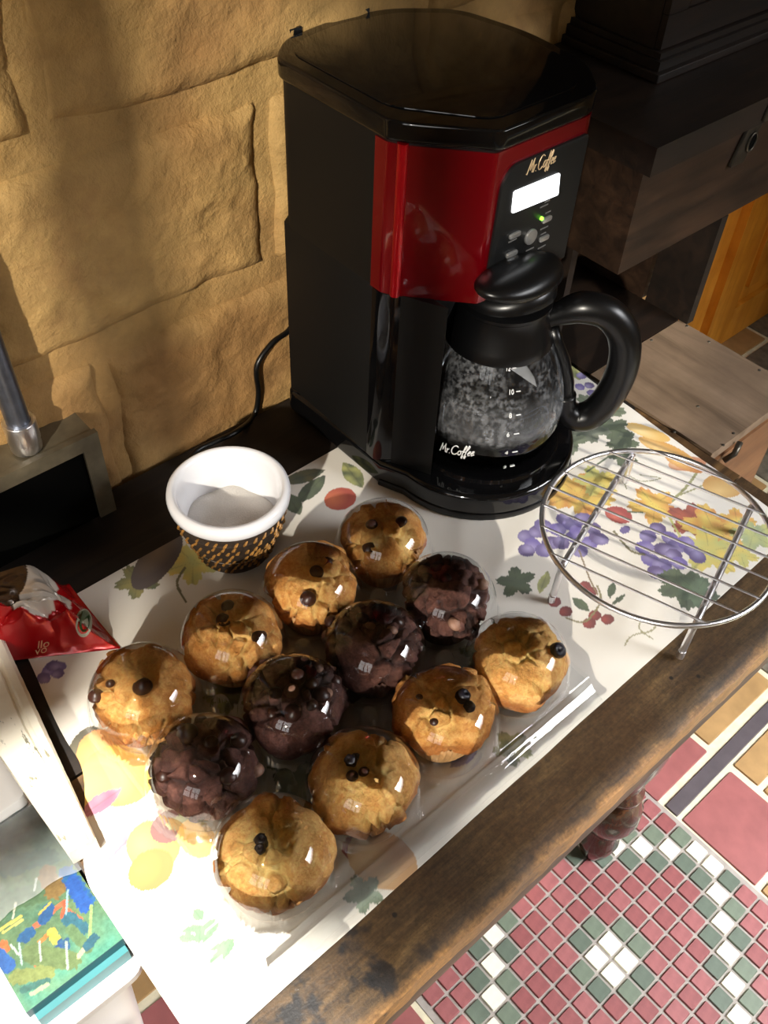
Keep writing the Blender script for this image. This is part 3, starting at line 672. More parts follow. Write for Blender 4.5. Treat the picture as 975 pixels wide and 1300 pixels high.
obj('indicator_light', yprism([(x + .0016 * cos(k * pi / 6), z + .0016 * sin(k * pi / 6)) for k in range(12)], PY - .0014, PY + .0003), 'led', panel, label='green indicator light')
# small printed marks beside the buttons
bm = bmesh.new(); random.seed(5)
for px, py, n_ in ((651, 306, 3), (647, 331, 2), (673, 317, 3), (691, 262, 3), (696, 270, 2), (691, 290, 3), (688, 314, 3), (695, 256, 2), (690, 297, 2)):
    x, z = onpanel(px, py)
    for k in range(n_ * 2): xx = x + (k - n_) * .0016; box(xx, xx + .0011, PY - .00015, PY + .0003, z, z + .0011, bm)
obj('button_lettering', bm, 'gray_print', panel, kind='stuff')
a = onpanel(668, 222); b = onpanel(706, 206); s_ = (Vector(b) - Vector(a)).length / 6.9; bm = bmesh.new()
for st in strokes_logo(): tube([(a[0] + x * s_, PY - .0003, a[1] + y * s_ * 1.15) for x, y in st], .00042, 6, bm)
obj('logo', bm, 'logo_gold', panel, label='gold lettering reading Mr. Coffee')
# base with warming plate
c0 = (.548, .448); rb = .097
arc = [(c0[0] + rb * cos(radians(a)), c0[1] + rb * sin(radians(a))) for a in range(182, 366, 6)]
basep = [(.4405, .612), (.4405, .47)] + [p for p in arc if p[0] > .4405] + [(.645, .50), (.634, .56), (.612, .605), (.57, .628), (.52, .636), (.466, .628)]
bm = prism(basep, BZ, .031); obj('base', bm, 'gloss_black', mk, bevel=.006, seg=4)
obj('base_skirt', prism([(c0[0] + (x - c0[0]) * 1.015, c0[1] + (y - c0[1]) * 1.015) for x, y in basep if y < .6] , BZ, .010), 'satin_black', mk, bevel=.002)
obj('warming_plate', lathe([(0, .033), (.066, .033), (.069, .0345), (.0725, .0345), (.074, .031), (0, .031)], .55, .44, 48), 'gloss_black', mk, smooth='auto')
# power cord, top-level because it lies on the table by itself
cordp = [(.53, .6415, .17), (.49, .6405, .160), aty(374, 407, .637), aty(345, 436, .634), aty(326, 465, .632), aty(328, 500, .632), aty(322, 528, .630), at(300, 548, .008), at(270, 562, .006), at(250, 572, .006), at(236, 590, .006)]
tag(obj('power_cord', tube(spline(cordp, 8), .0028, 10), 'cable', loc=(.34, .63, .003), smooth=True), 'black power cord running down the wall behind the coffee maker', 'cord')

# ------------------------------------------------------------------ carafe
cf = thing('coffee_carafe', 'glass coffee carafe with black lid and handle on the warming plate', 'carafe', (.55, .44, .0348))
Z0 = .0352
prof = [(0, Z0), (.055, Z0), (.062, Z0 + .003), (.067, .050), (.0700, .062), (.0708, .074), (.0695, .088), (.0655, .106), (.0595, .124), (.0525, .140), (.0465, .152)]
bm = lathe(prof, .55, .44, 72); bv_bm = bm.copy(); gl_bvh = BVHTree.FromBMesh(bv_bm)
obj('glass_body', bm, 'carafe_glass', cf, smooth=True, label='fogged glass body with droplets')
cprof = [(0, Z0 + .002), (.058, Z0 + .002), (.0645, .048), (.0660, .0500), (0, .0500)]
obj('coffee', lathe(cprof, .55, .44, 64), 'coffee', cf, smooth='auto', label='black coffee in the bottom')
obj('collar', lathe([(.0485, .148), (.0490, .150), (.0462, .158), (.0425, .172), (.0405, .181), (.0405, .185), (.038, .1855), (.038, .150)], .55, .44, 48), 'satin_black', cf, smooth='auto')
obj('collar_ring', lathe([(.0400, .186), (.0425, .187), (.0425, .190), (.039, .191), (0, .191)], .55, .44, 48), 'satin_black', cf, smooth='auto')
hd = Vector((cos(radians(-45)), sin(radians(-45)), 0))
# lid: a domed cap that rises to a thumb piece over the handle
bm = bmesh.new(); G = []; hp = hd.cross(Vector((0, 0, 1)))
for i in range(17):
    t = i / 16; ph = t * pi / 2; row = []
    for k in range(40):
        a = 2 * pi * k / 40; c_, s__ = cos(a), sin(a); r = sin(ph + .0001) * .040
        fw = r * c_; sdw = r * s__ * .92
        if c_ > 0: fw *= 1.10
        zz = .191 + .018 * cos(ph) ** .7 + .012 * smooth(-.02, .045, fw) * cos(ph * .72) ** .8
        row.append(bm.verts.new(Vector((.55, .44, zz)) + hd * fw + hp * sdw))
    G.append(row)
for A_, B_ in zip(G, G[1:]):
    for k in range(40): bm.faces.new((A_[k], A_[(k + 1) % 40], B_[(k + 1) % 40], B_[k]))
bmesh.ops.remove_doubles(bm, verts=bm.verts, dist=.0003); bmesh.ops.recalc_face_normals(bm, faces=bm.faces)
obj('carafe_lid', bm, 'satin_black', cf, smooth=True)
bm = bmesh.new(); bmesh.ops.create_uvsphere(bm, u_segments=32, v_segments=20, radius=1)
L0, L1 = aty(608, 378, .398), aty(706, 336, .398); mid = (L0 + L1) / 2; ax = (L1 - L0) / 2
for v in bm.verts:
    c = v.co.copy(); k = 1 + .25 * c.x; v.co = mid + ax * c.x + Vector((0, .024 * c.y, 0)) + Vector((0, 0, .0145 * c.z * (k if c.z > 0 else .8))) + Vector((0, 0, .004 * c.x * c.x))
obj('thumb_piece', bm, 'satin_black', cf, smooth=True)
def hpt(s, z): return Vector((.55, .44, z)) + hd * s
hc_ = [hpt(.038, .168), hpt(.052, .176), hpt(.070, .183), hpt(.092, .178), hpt(.110, .157), hpt(.117, .125), hpt(.113, .090), hpt(.101, .064), hpt(.086, .058), hpt(.074, .068), hpt(.0705, .085)]
hs = spline(hc_, 8); rr = []
for i in range(len(hs)):
    t = i / (len(hs) - 1); rr.append(.0085 + .0060 * smooth(0, .22, t) - .0035 * smooth(.72, 1, t))
obj('handle', tube(hs, rr, 18), 'satin_black', cf, smooth=True)
obj('handle_band', tube([hpt(.0725, .066), hpt(.0735, .08), hpt(.0705, .100), hpt(.062, .125), hpt(.052, .145), hpt(.046, .160)], .0065, 12), 'satin_black', cf, smooth=True)
def on_glass(px, py, off=.0004):
    d = ray(px, py); h = gl_bvh.ray_cast(CAM, d); return (h[0] - d * off, h[1]) if h[0] else (None, None)
pc, pn = on_glass(582, 570)
ang0 = atan2(pc.y - .44, pc.x - .55)
def glass_pt(u, v, off=.0005):      # u metres along the girth, v height
    z = v; r = .07
    for (r0, za), (r1, zb) in zip(prof, prof[1:]):
        if za <= z <= zb and zb > za: r = r0 + (r1 - r0) * (z - za) / (zb - za)
    a = u / .07; return Vector((.55 + (r + off) * cos(a), .44 + (r + off) * sin(a), z))
p0, p1 = on_glass(559, 571)[0], on_glass(604, 579)[0]
a0 = atan2(p0.y - .44, p0.x - .55); a1 = atan2(p1.y - .44, p1.x - .55)
if a1 < a0: a1 += 2 * pi
s_ = (a1 - a0) * .07 / 6.9; bm = bmesh.new()
for st in strokes_logo():
    tube([glass_pt(a0 * .07 + x * s_, p0.z + (p1.z - p0.z) * x / 6.9 + y * s_ * 1.2) for x, y in st], .00050, 6, bm)
obj('carafe_logo', bm, 'white_print', cf, label='white lettering reading Mr. Coffee')
for s, px, py in (('12', 645, 468), ('10', 649, 498), ('8', 648, 528), ('6', 645, 552), ('4', 643, 575), ('2', 641, 593)):
    h0, _ = on_glass(px, py)
    if not h0: continue
    a = atan2(h0.y - .44, h0.x - .55)
    bm = text_bm(s, .0062, lambda x, y, h, a=a, z=h0.z: glass_pt(a * .07 + x, z + y, .0004 + h))
    box(0, 1e-6, 0, 1e-6, 0, 1e-6, bm) if False else None
    tick = [glass_pt(a * .07 + .0055 + k * .0012, h0.z + .0002) for k in range(5)]; tube(tick, .0005, 6, bm)
    obj('cup_mark', bm, 'white_print', cf)

# ================================================================== SUGAR CUP
sc = thing('sugar_cup', 'white porcelain cup in a woven dark wicker holder beside the muffins', 'cup', (.289, .495, .0018))
cx, cy = .289, .495
obj('cup', lathe([(0, .0245), (.030, .0245), (.040, .040), (.0435, .060), (.0440, .072), (.0458, .0775), (.0490, .0785), (.0520, .0760), (.0530, .0720), (.0525, .0670), (.0500, .0635), (.0440, .0625), (.038, .02), (0, .02)], cx, cy, 64), 'porcelain', sc, smooth=True)
def basket_r(z): return .0335 + .0140 * smooth(0, .055, z)
bk = obj('wicker_holder', lathe([(0, .002), (.0335, .002)] + [(basket_r(z) + (.0007 if k % 2 else -.0003), z) for k, z in enumerate([.002 + i * .003 for i in range(21)])] + [(.044, .0622)], cx, cy, 60), 'wicker_dark', sc, smooth='auto')
bm = bmesh.new()
for r_ in range(9):
    for k in range(36):
        if random.random() < .18: continue
        z = .006 + r_ * .0062; a = 2 * pi * (k + .5 * (r_ % 2) + .3 * random.random()) / 36; pts = []
        for t in (-1, 0, 1):
            zz = z + t * .0026; aa = a + t * .036; r = basket_r(zz) + .0012 - .0009 * abs(t); pts.append((cx + r * cos(aa), cy + r * sin(aa), zz))
        tube(pts, [.0008, .0013, .0008], 5, bm)
obj('woven_strands', bm, 'wicker_light', bk, kind='stuff')
bm = bmesh.new(); rings = [[bm.verts.new((cx, cy, .041))]]
for i in range(1, 13):
    r = .0395 * i / 12; rings.append([bm.verts.new((cx + r * cos(2 * pi * k / 48), cy + r * sin(2 * pi * k / 48), .041 + .006 * N(r * cos(2 * pi * k / 48) * 34 + 3, r * sin(2 * pi * k / 48) * 34) - .003 * (i / 12) ** 2)) for k in range(48)])
for k in range(48): bm.faces.new((rings[0][0], rings[1][k], rings[1][(k + 1) % 48]))
for A_, B_ in zip(rings[1:], rings[2:]):
    for k in range(48): bm.faces.new((A_[k], B_[k], B_[(k + 1) % 48], A_[(k + 1) % 48]))
tag(obj('sugar', bm, 'sugar', loc=(cx, cy, .036), smooth=True), 'white sugar filling the bottom of the porcelain cup', 'sugar', kind='stuff')

# ================================================================== MUFFINS AND THEIR CLEAR PACK
GX, GY = (.135, .2145, .2935, .3725), (.388, .309, .2285)
info = {}
def muffin(ix, iy, kind, seed, name, label, chips, berries=(), R_=.0378, hgt=.025, cz=.042, dx=0, dy=0, tilt=0, mat=None, group=None):
    x0, y0 = GX[ix] + dx, GY[iy] + dy; t = thing(name, label, 'muffin', (x0, y0, .005), group)
    bm = bmesh.new(); nr, ns = 54, 110; rows_ = []; cols_ = []
    for i in range(nr + 1):
        u = i / nr; th = u * radians(128)
        if th < pi / 2: r, z = R_ * sin(th) ** .86, hgt * cos(th) ** .92
        else:
            k = (th - pi / 2) / radians(38); r, z = R_ * (1 - .16 * k * k), -.0125 * sin(k * pi / 2)
        row = []
        for j in range(ns):
            a = 2 * pi * j / ns; X, Y, Z = r * cos(a), r * sin(a), z
            s = seed * 7.3; lob = 1 + .08 * N(cos(a) * 1.4 + s, sin(a) * 1.4, s) + .04 * N(cos(a) * 4 + s, sin(a) * 4, s)
            X *= lob; Y *= lob
            dome = max(0, cos(min(th, pi / 2))); low = N(X * 34 + s, Y * 34, Z * 34 + s)
            v = noise.voronoi(Vector((X * 62 + s, Y * 62 + s, Z * 40)), distance_metric='DISTANCE', exponent=2.5)[0]; crackv = v[1] - v[0]
            warp = N(X * 60 + s, Y * 60 + 9, 1)
            msk = smooth(.05, .35, N(X * 30 + s, Y * 30 - s, 4) + (.30 if kind == 'cocoa' else .16) + .12 * warp)
            ck = (1 - smooth(0.01, .22, crackv + .12 * warp)) * msk
            cen = smooth(.026, .006, hypot(X - .004 * sin(s), Y - .004 * cos(s)) + .006 * N(a * 2 + s, 3)) if kind != 'cocoa' else 0
            if kind == 'cocoa': cen = smooth(.10, .40, N(X * 26 - s, Y * 26 + s, 8))
            rough = N(X * 160 + s, Y * 160, Z * 160) + .6 * N(X * 330, Y * 330, Z * 330 + s)
            mid_ = N(X * 75 + s, Y * 75, Z * 75)
            d = .0044 * low + .0022 * mid_ - .0075 * ck + rough * (.0010 + .0020 * cen) + cen * .0022 * N(X * 120, Y * 120, s) + .0016 * cen
            nrm = Vector((cos(a) * sin(min(th, pi / 2)), sin(a) * sin(min(th, pi / 2)), max(cos(th), -.2)))
            p = Vector((X, Y, Z)) + nrm * d; p.x += tilt * p.z
            row.append(bm.verts.new(p + Vector((x0, y0, cz)))) if i or not j else None
            if i or not j: cols_.extend((min(1, ck * .9 + cen * (.6 if kind != 'cocoa' else .35)), smooth(.82, 1.02, u / .72) * .8 if kind != 'cocoa' else 0, 0, 1))
        rows_.append(row)
    for j in range(ns): bm.faces.new((rows_[0][0], rows_[1][j], rows_[1][(j + 1) % ns]))
    for A_, B_ in zip(rows_[1:], rows_[2:]):
        for j in range(ns): bm.faces.new((A_[j], B_[j], B_[(j + 1) % ns], A_[(j + 1) % ns]))
    bm.verts.ensure_lookup_table(); bm.verts.index_update()
    bvh = BVHTree.FromBMesh(bm)
    cr = obj('crown', bm, mat or kind, t, smooth=True)
    ca = cr.data.color_attributes.new('crack', 'FLOAT_COLOR', 'POINT'); ca.data.foreach_set('color', cols_)
    npl = 44; ns2 = npl * 4
    pleat = lambda a, r, z: (r * (1 + .035 * cos(a * npl) * smooth(.006, .02, z)), z)
    bm = lathe([(0, .006), (.0235, .006), (.0250, .009), (.0285, .020), (.0316, .031), (.0318, .0355), (.0300, .0365)], x0, y0, ns2, fn=pleat)
    obj('paper_cup', bm, 'paper_dark' if kind == 'cocoa' else 'paper', t, smooth=True)
    def place(px, py, fn, sub, m_, size):
        h = bvh.ray_cast(CAM, ray(px, py))
        if not h[0]: return
        q = h[1].to_track_quat('Z', 'Y').to_matrix().to_4x4(); bm = fn(size)
        bmesh.ops.transform(bm, matrix=Matrix.Translation(h[0] - h[1] * size * (.22 if sub != 'blueberry' else .55)) @ q @ Matrix.Rotation(random.random() * 6, 4, 'Z') @ Matrix.Rotation(random.uniform(-.5, .5), 4, 'X'), verts=bm.verts)
        obj(sub, bm, m_, t, smooth=True)
    def chip_bm(s): return lathe([(0, -s * .3), (s * .75, -s * .22), (s, 0), (s * .9, s * .28), (s * .5, s * .55), (s * .16, s * .72), (0, s * .74)], 0, 0, 16)
    def berry_bm(s):
        bm = bmesh.new(); bmesh.ops.create_icosphere(bm, subdivisions=3, radius=s)
        for v in bm.verts:
            v.co *= 1 + .18 * N(v.co.x / s * 1.5 + seed, v.co.y / s * 1.5, v.co.z / s * 1.5)
            if v.co.z > .55 * s: v.co.z -= .5 * s * smooth(.5, 0, hypot(v.co.x, v.co.y) / s)
        return bm
    for c in chips: place(c[0], c[1], chip_bm, 'chocolate_chip', c[3] if len(c) > 3 else 'chip', c[2] * 1.2)
    for c in berries: place(c[0], c[1], berry_bm, 'blueberry', 'berry', c[2] if len(c) > 2 else .0055)
    return t
MG = 'muffins in the clear pack'
random.seed(11)
muffin(0, 0, 'golden', 1, 'chocolate_chip_muffin', 'golden chocolate chip muffin at the far left corner of the pack, nearest the red bag', [(181, 872, .0062), (122, 884, .005), (119, 905, .004), (176, 806, .0045), (140, 868, .003)], group=MG, R_=.0395)
muffin(1, 0, 'golden', 2, 'chocolate_chip_muffin', 'golden muffin with three chocolate chips in front of the sugar cup', [(284, 787, .0052), (289, 769, .0045), (329, 808, .0052)], group=MG)
muffin(2, 0, 'golden', 3, 'chocolate_chip_muffin', 'golden chocolate chip muffin just right of the sugar cup, between two other golden ones', [(402, 726, .0050), (416, 714, .0052), (391, 760, .0055)], group=MG)
muffin(3, 0, 'golden', 4, 'chocolate_chip_muffin', 'golden muffin with three chips nearest the coffee maker base', [(472, 666, .0044), (509, 663, .0050), (469, 696, .0054)], group=MG, R_=.0365)
muffin(0, 1, 'cocoa', 5, 'chocolate_muffin', 'chocolate muffin at the left end of the middle row, next to the sunlit blueberry muffin', [(238, 932, .0068), (290, 985, .0055), (208, 985, .005), (325, 978, .005, 'chip_pale'), (268, 942, .0045), (303, 940, .005), (255, 915, .004)], group=MG)
muffin(1, 1, 'cocoa', 6, 'chocolate_muffin', 'widest chocolate muffin, topped with a pile of pale-tipped chips', [(377, 860, .0058), (392, 853, .0050), (370, 878, .0050, 'chip_pale'), (408, 882, .0058), (415, 880, .0038, 'chip_pale'), (372, 905, .0055), (376, 901, .0036, 'chip_pale'), (395, 868, .0046), (385, 842, .005), (404, 848, .0034, 'chip_pale'), (350, 880, .0045), (395, 895, .0045), (425, 865, .0045), (345, 905, .004)], group=MG, R_=.0395)
muffin(2, 1, 'cocoa', 7, 'chocolate_muffin', 'chocolate muffin between the widest chocolate one and the one below the carafe', [(480, 800, .0052), (498, 800, .0038, 'chip_pale'), (421, 789, .005), (460, 785, .0045), (440, 780, .0045), (480, 775, .005), (418, 808, .0055), (505, 790, .0045), (470, 795, .0035, 'chip_pale')], group=MG)
muffin(3, 1, 'cocoa', 8, 'chocolate_muffin', 'chocolate muffin at the right end of the middle row, below the carafe', [(542, 718, .0055), (556, 722, .0055), (577, 792, .0052, 'chip_pale'), (612, 742, .0046, 'chip_pale'), (543, 735, .005), (530, 712, .005), (565, 735, .0045), (522, 740, .0045)], group=MG)
muffin(0, 2, 'golden', 9, 'blueberry_muffin', 'sunlit blueberry muffin at the bottom end of the pack', [], [(332, 1068, .0052), (330, 1078, .0038)], group=MG, mat='golden_pale')
muffin(1, 2, 'golden', 10, 'blueberry_muffin', 'blueberry muffin with a browned ring around its centre berry', [(447, 985, .0036), (462, 980, .0034)], [(445, 966, .0046), (452, 962, .0034)], group=MG, mat='golden_pale')
muffin(2, 2, 'golden', 11, 'blueberry_muffin', 'blueberry muffin tilted to show its pleated paper cup', [(551, 916, .0028), (532, 886, .0026)], [(588, 884, .0056), (596, 897, .0044)], group=MG, dx=.003, dy=.005, tilt=.12, R_=.0365, hgt=.0215, cz=.0435)
muffin(3, 2, 'golden', 12, 'blueberry_muffin', 'pale smooth muffin with a berry on its right rim at the end of the pack', [], [(708, 826, .0066), (709, 812, .0050)], group=MG, mat='golden_pale')
# the pack: tray and domed lid, each its own thin clear sheet
def md(x, y): return min(hypot(x - a, y - b) for a in GX for b in GY)
def sheet(name, hf, inside, mat, parent, step=.0016):
    bm = bmesh.new(); idx = {}; x0, x1, y0, y1 = .086, .440, .158, .440
    nx_, ny_ = int((x1 - x0) / step), int((y1 - y0) / step)
    for j in range(ny_ + 1):
        for i in range(nx_ + 1):
            x, y = x0 + i * step, y0 + j * step
            if inside(x, y): idx[i, j] = bm.verts.new((x, y, hf(x, y)))
    for (i, j) in list(idx):
        q = [idx.get(k) for k in ((i, j), (i + 1, j), (i + 1, j + 1), (i, j + 1))]
        if all(q): bm.faces.new(q)
    bmesh.ops.smooth_vert(bm, verts=[v for v in bm.verts if v.is_boundary], factor=.5, use_axis_x=True, use_axis_y=True, use_axis_z=False)
    return obj(name, bm, mat, parent, smooth=True)
ins_lid = lambda x, y: md(x, y) < .0485 or (.092 < x < .418 and y < .25 and y > .166) or (.092 < x < .14 and y < .40) or (x < .36 and x > .16 and .25 < y < .37)
studs = [((GX[i] + GX[i + 1]) / 2, (GY[j] + GY[j + 1]) / 2) for i in range(3) for j in range(2)]
def lid_h(x, y):
    h = .0215
    for a in GX:
        for b in GY:
            d = hypot(x - a, y - b) / .0432
            if d < 1: h = max(h, .0215 + .0510 * (1 - d ** 3.0) ** .42)
    for a, b in studs:
        d = hypot(x - a, y - b) / .0085
        if d < 1: h = max(h, .0215 + .020 * (1 - d ** 5) ** .5)
    if y < .190: h = .0215 - .008 * smooth(.1, 0, abs(y - .1845) / .04) * 0 - .010 * smooth(.190, .182, y) + .0004 * sin((y - .16) * 900) * (y < .182) + .0005 * sin(x * 300) * (y < .18)
    if x < .100: h -= .004 * smooth(.1, .096, x) * (1 if md(x, y) > .043 else 0)
    return h
pack = thing('muffin_pack', 'clear plastic domed muffin pack lying on the printed cloth', 'food container', (.25, .30, .0016))
sheet('domed_lid', lid_h, ins_lid, 'clear', pack, .0014)
def tray_h(x, y):
    d = md(x, y)
    if d < .0375: return .0035 + .0145 * smooth(.0275, .0375, d)
    return .0185 if y > .186 else .0185 - .006 * smooth(.186, .176, y)
ins_tray = lambda x, y: ins_lid(x, y) and y > .168
sheet('tray', tray_h, ins_tray, 'clear_tray', pack, .002)

# ================================================================== COOLING RACK
rk = thing('cooling_rack', 'round chrome wire cooling rack standing on the cloth right of the muffins', 'cooling rack', (.56, .24, .002))
RC, RR, RZ = Vector((.561, .239)), .1015, .050
obj('ring', tube([(RC.x + RR * cos(radians(a)), RC.y + RR * sin(radians(a)), RZ) for a in range(0, 360, 5)], .0024, 12, closed=True), 'chrome', rk, smooth=True)
wd = Vector((cos(radians(-72)), sin(radians(-72)))); wn = Vector((-wd.y, wd.x))
for k in range(8):
    of = .0935 - .0242 * k; hl = sqrt(max(0, (RR + .001) ** 2 - of ** 2)); a = RC + wn * of - wd * hl; b = RC + wn * of + wd * hl
    obj('wire', tube([(a.x, a.y, RZ + .0018), (b.x, b.y, RZ + .0018)], .00105, 8), 'chrome', rk, smooth='auto')
for (ax, ay), (bx, by) in (((.468, .268), (.628, .318)), ((.508, .159), (.660, .206))):
    a, b = Vector((ax, ay, .0455)), Vector((bx, by, .0455)); d = (b - a).normalized()
    pts = [a - d * .000 + Vector((0, 0, -.0405)) - d * .004, a + Vector((0, 0, -.02)) - d * .002, a + Vector((0, 0, -.006)), a + d * .004 + Vector((0, 0, -.0008)), a + d * .012]
    pts2 = [b - d * .012, b - d * .004 + Vector((0, 0, -.0008)), b + Vector((0, 0, -.006)), b + Vector((0, 0, -.02)) + d * .002, b + Vector((0, 0, -.0405)) + d * .004]
    lg = obj('leg_bar', tube(spline(pts, 5) + spline(pts2, 5), .0029, 12), 'chrome', rk, smooth=True)
    for q in (pts[0], pts2[-1]):
        obj('foot_cap', tube([q + Vector((0, 0, -.0022)), q + Vector((0, 0, .006))], .0034, 12), 'chrome', lg, smooth='auto')

# ================================================================== LEFT BACK: METAL BOX, CONDUIT, BAG
eb = thing('electrical_box', 'old metal electrical box with dark open front mounted on the back wall', 'electrical box', (.15, .62, -.02))
bx0, bx1, by0, by1, bz0, bz1 = .06, .2265, .598, .636, .004, .100
obj('housing', box(bx0, bx1, by0 + .006, by1, bz0, bz1), 'box_metal', eb, bevel=.003)
bm = bmesh.new(); fr_o = rounded([(bx0 - .002, bz0 - .0), (bx1 + .002, bz0 - .0), (bx1 + .002, bz1 + .002), (bx0 - .002, bz1 + .002)], .007, 4)
for a in ((bx0 - .002, bx1 + .002, bz1 - .013, bz1 + .002), (bx0 - .002, bx0 + .013, bz0, bz1 - .013), (bx1 - .014, bx1 + .002, bz0, bz1 - .013)): box(a[0], a[1], by0, by0 + .006, a[2], a[3], bm)
obj('front_rim', bm, 'box_metal', eb, bevel=.0015)
obj('dark_opening', box(bx0 + .013, bx1 - .014, by0 + .003, by0 + .006, bz0, bz1 - .013), 'hole', eb)
cn = thing('conduit_pipe', 'grey metal conduit pipe rising from the electrical box', 'pipe', (.1735, .617, .102))
obj('pipe', tube([(.1735, .617, .120), (.172, .6185, .20), (.170, .620, .32), (.168, .620, .62)], .0098, 20), 'conduit', cn, smooth='auto')
obj('fitting', lathe([(0, .1025), (.0125, .1025), (.013, .105), (.0125, .112), (.0135, .113), (.0135, .130), (.0118, .1325), (.0098, .1325)], .1735, .617, 24), 'chrome', cn, smooth='auto', label='shiny conduit fitting')
obj('clamp', tube([(.1735 + .0125 * cos(radians(a)), .617 + .0125 * sin(radians(a)), .1315) for a in range(0, 360, 15)], .0012, 6, closed=True), 'chrome', cn, smooth=True)

def foil_bag():
    cx_, cy_ = .075, .508; n_, m_ = 110, 80; bm = bmesh.new(); G = []
    X0_, X1_, Y0_, Y1_ = .035, .152, .462, .566; top = .060
    def h(x, y):
        u = (x - X0_) / (X1_ - X0_); v = (y - Y0_) / (Y1_ - Y0_)
        e = min(smooth(0, .22, u), smooth(0, .28, 1 - u) ** .8, smooth(0, .30, v) ** .75, smooth(0, .18, 1 - v))
        fac = (.5 - abs(N(x * 30, y * 30, 3))) * .016 + abs(N(x * 70 + 3, y * 60, 8)) * .009; pl = 1 if (u < .84 and .3 < v) else 2.6
        return .002 + top * e * (1 - .10 * u) - fac * e * pl * (.25 if v > .40 and u < .8 else 1) + .003 * N(x * 15, y * 15)
    for j in range(m_ + 1):
        G.append([bm.verts.new((X0_ + (X1_ - X0_) * i / n_, Y0_ + (Y1_ - Y0_) * j / m_, max(.002, h(X0_ + (X1_ - X0_) * i / n_, Y0_ + (Y1_ - Y0_) * j / m_)))) for i in range(n_ + 1)])
    for a, b in zip(G, G[1:]):
        for i in range(n_): bm.faces.new((a[i], a[i + 1], b[i + 1], b[i]))
    for v in bm.verts:
        y0_ = Y0_ + .62 * (X1_ - v.co.x); v.co.y = y0_ + (v.co.y - Y0_) / (Y1_ - Y0_) * (.548 + .26 * (X1_ - v.co.x) - y0_)
    rim = [v for v in bm.verts if v.is_boundary]
    ret = bmesh.ops.extrude_edge_only(bm, edges=[e for e in bm.edges if e.is_boundary]); nv_ = [g for g in ret['geom'] if isinstance(g, bmesh.types.BMVert)]
    for v in nv_: v.co.z = .0018
    bmesh.ops.recalc_face_normals(bm, faces=bm.faces); return bm
bag = thing('coffee_bag', 'crumpled red foil coffee bag with a white and brown label', 'bag', (.075, .51, .0018))
fb = foil_bag(); bag_bvh = BVHTree.FromBMesh(fb)
bo = obj('foil_body', fb, 'foil', bag, smooth='auto', ang=28)
LBL = [(0, 700), (28, 697), (60, 712), (92, 745), (101, 762), (97, 771), (70, 775), (40, 779), (0, 766), (-90, 740), (-90, 690)]
def inpoly(x, y, P):
    c = False
    for (x0, y0), (x1, y1) in zip(P, P[1:] + P[:1]):
        if (y0 > y) != (y1 > y) and x < (x1 - x0) * (y - y0) / (y1 - y0) + x0: c = not c
    return c
def bag_hit(px, py):
    h_ = bag_bvh.ray_cast(CAM, ray(px, py)); return h_[0]
pts_lbl = [bag_hit(max(px, 1), py) or at(px, py, .055) for px, py in LBL[:9]]
lblw = [(-.010, .545)] + [] ; lblw = [(p.x, p.y) for p in pts_lbl] + [(.0, pts_lbl[-1].y), (.0, pts_lbl[0].y)]
oc = at(4, 738, .054)
def foilcol(co):
    x, y = co[0] + ORG['coffee_bag'].x, co[1] + ORG['coffee_bag'].y; z = co[2] + .0018
    if z > .022 and inpoly(x, y, lblw):
        a = ((x - oc.x) * .80 - (y - oc.y) * .6); b = ((x - oc.x) * .6 + (y - oc.y) * .80)
        q = (a / .019) ** 2 + (b / .027) ** 2
        if q < 1:
            k = .5 + .5 * N(x * 400, y * 400); return (*srgb(40 + 30 * k, 26 + 20 * k, 16 + 12 * k)[:3], 1)
        return srgb(205, 196, 186)
    return srgb(158, 6, 14)
paint(bo.data, foilcol)
def on_bag(px, py, off=.0012):
    h_ = bag_bvh.ray_cast(CAM, ray(px, py)); return (h_[0] + h_[1] * off) if h_[0] else None
def patch(px, py, rx, ry, col, name, label):
    bm = bmesh.new(); c_ = on_bag(px, py); vs = []
    for k in range(20):
        q = on_bag(px + rx * cos(k * pi / 10), py + ry * sin(k * pi / 10))
        if q: vs.append(bm.verts.new(q))
    m_ = bm.verts.new(c_)
    for k in range(len(vs)): bm.faces.new((m_, vs[k], vs[(k + 1) % len(vs)]))
    bmesh.ops.recalc_face_normals(bm, faces=bm.faces); return obj(name, bm, col, bag, label=label)
M['emblem_green'] = plain('emblem_green', srgb(52, 78, 36), .3, var=.5, scale=400); M['emblem_pale'] = plain('emblem_pale', srgb(150, 150, 130), .4)
M['bag_gold'] = plain('bag_gold', srgb(206, 178, 132), .4); M['bag_pink'] = plain('bag_pink', srgb(226, 150, 150), .5)
patch(106, 791, 10, 17, 'emblem_pale', 'emblem', 'round green emblem with pale rim')
bm = bmesh.new(); c_ = on_bag(106, 790, .002)
vs = [on_bag(106 + 6.5 * cos(k * pi / 10), 789 + 12 * sin(k * pi / 10), .002) for k in range(20)]
V_ = [bm.verts.new(v) for v in vs if v]; bm.faces.new(V_); obj('emblem_centre', bm, 'emblem_green', bag)
for s, px, py, sz, m_ in (('llo', 55, 815, .0085, 'bag_gold'), ('vo', 52, 823, .0085, 'bag_gold')):
    c_ = on_bag(px, py, .003); u_ = (on_bag(px + 10, py - 2, .003) - on_bag(px - 10, py + 2, .003)).normalized(); vv = (CAM - c_).normalized(); w_ = vv.cross(u_).normalized(); u_ = w_.cross(vv)
    obj('lettering', text_bm(s, sz, lambda x, y, h, c_=c_, u_=u_, w_=w_: c_ + u_ * (x + .25 * y) * 1.15 + w_ * y), m_, bag, label='gold lettering reading ' + s)

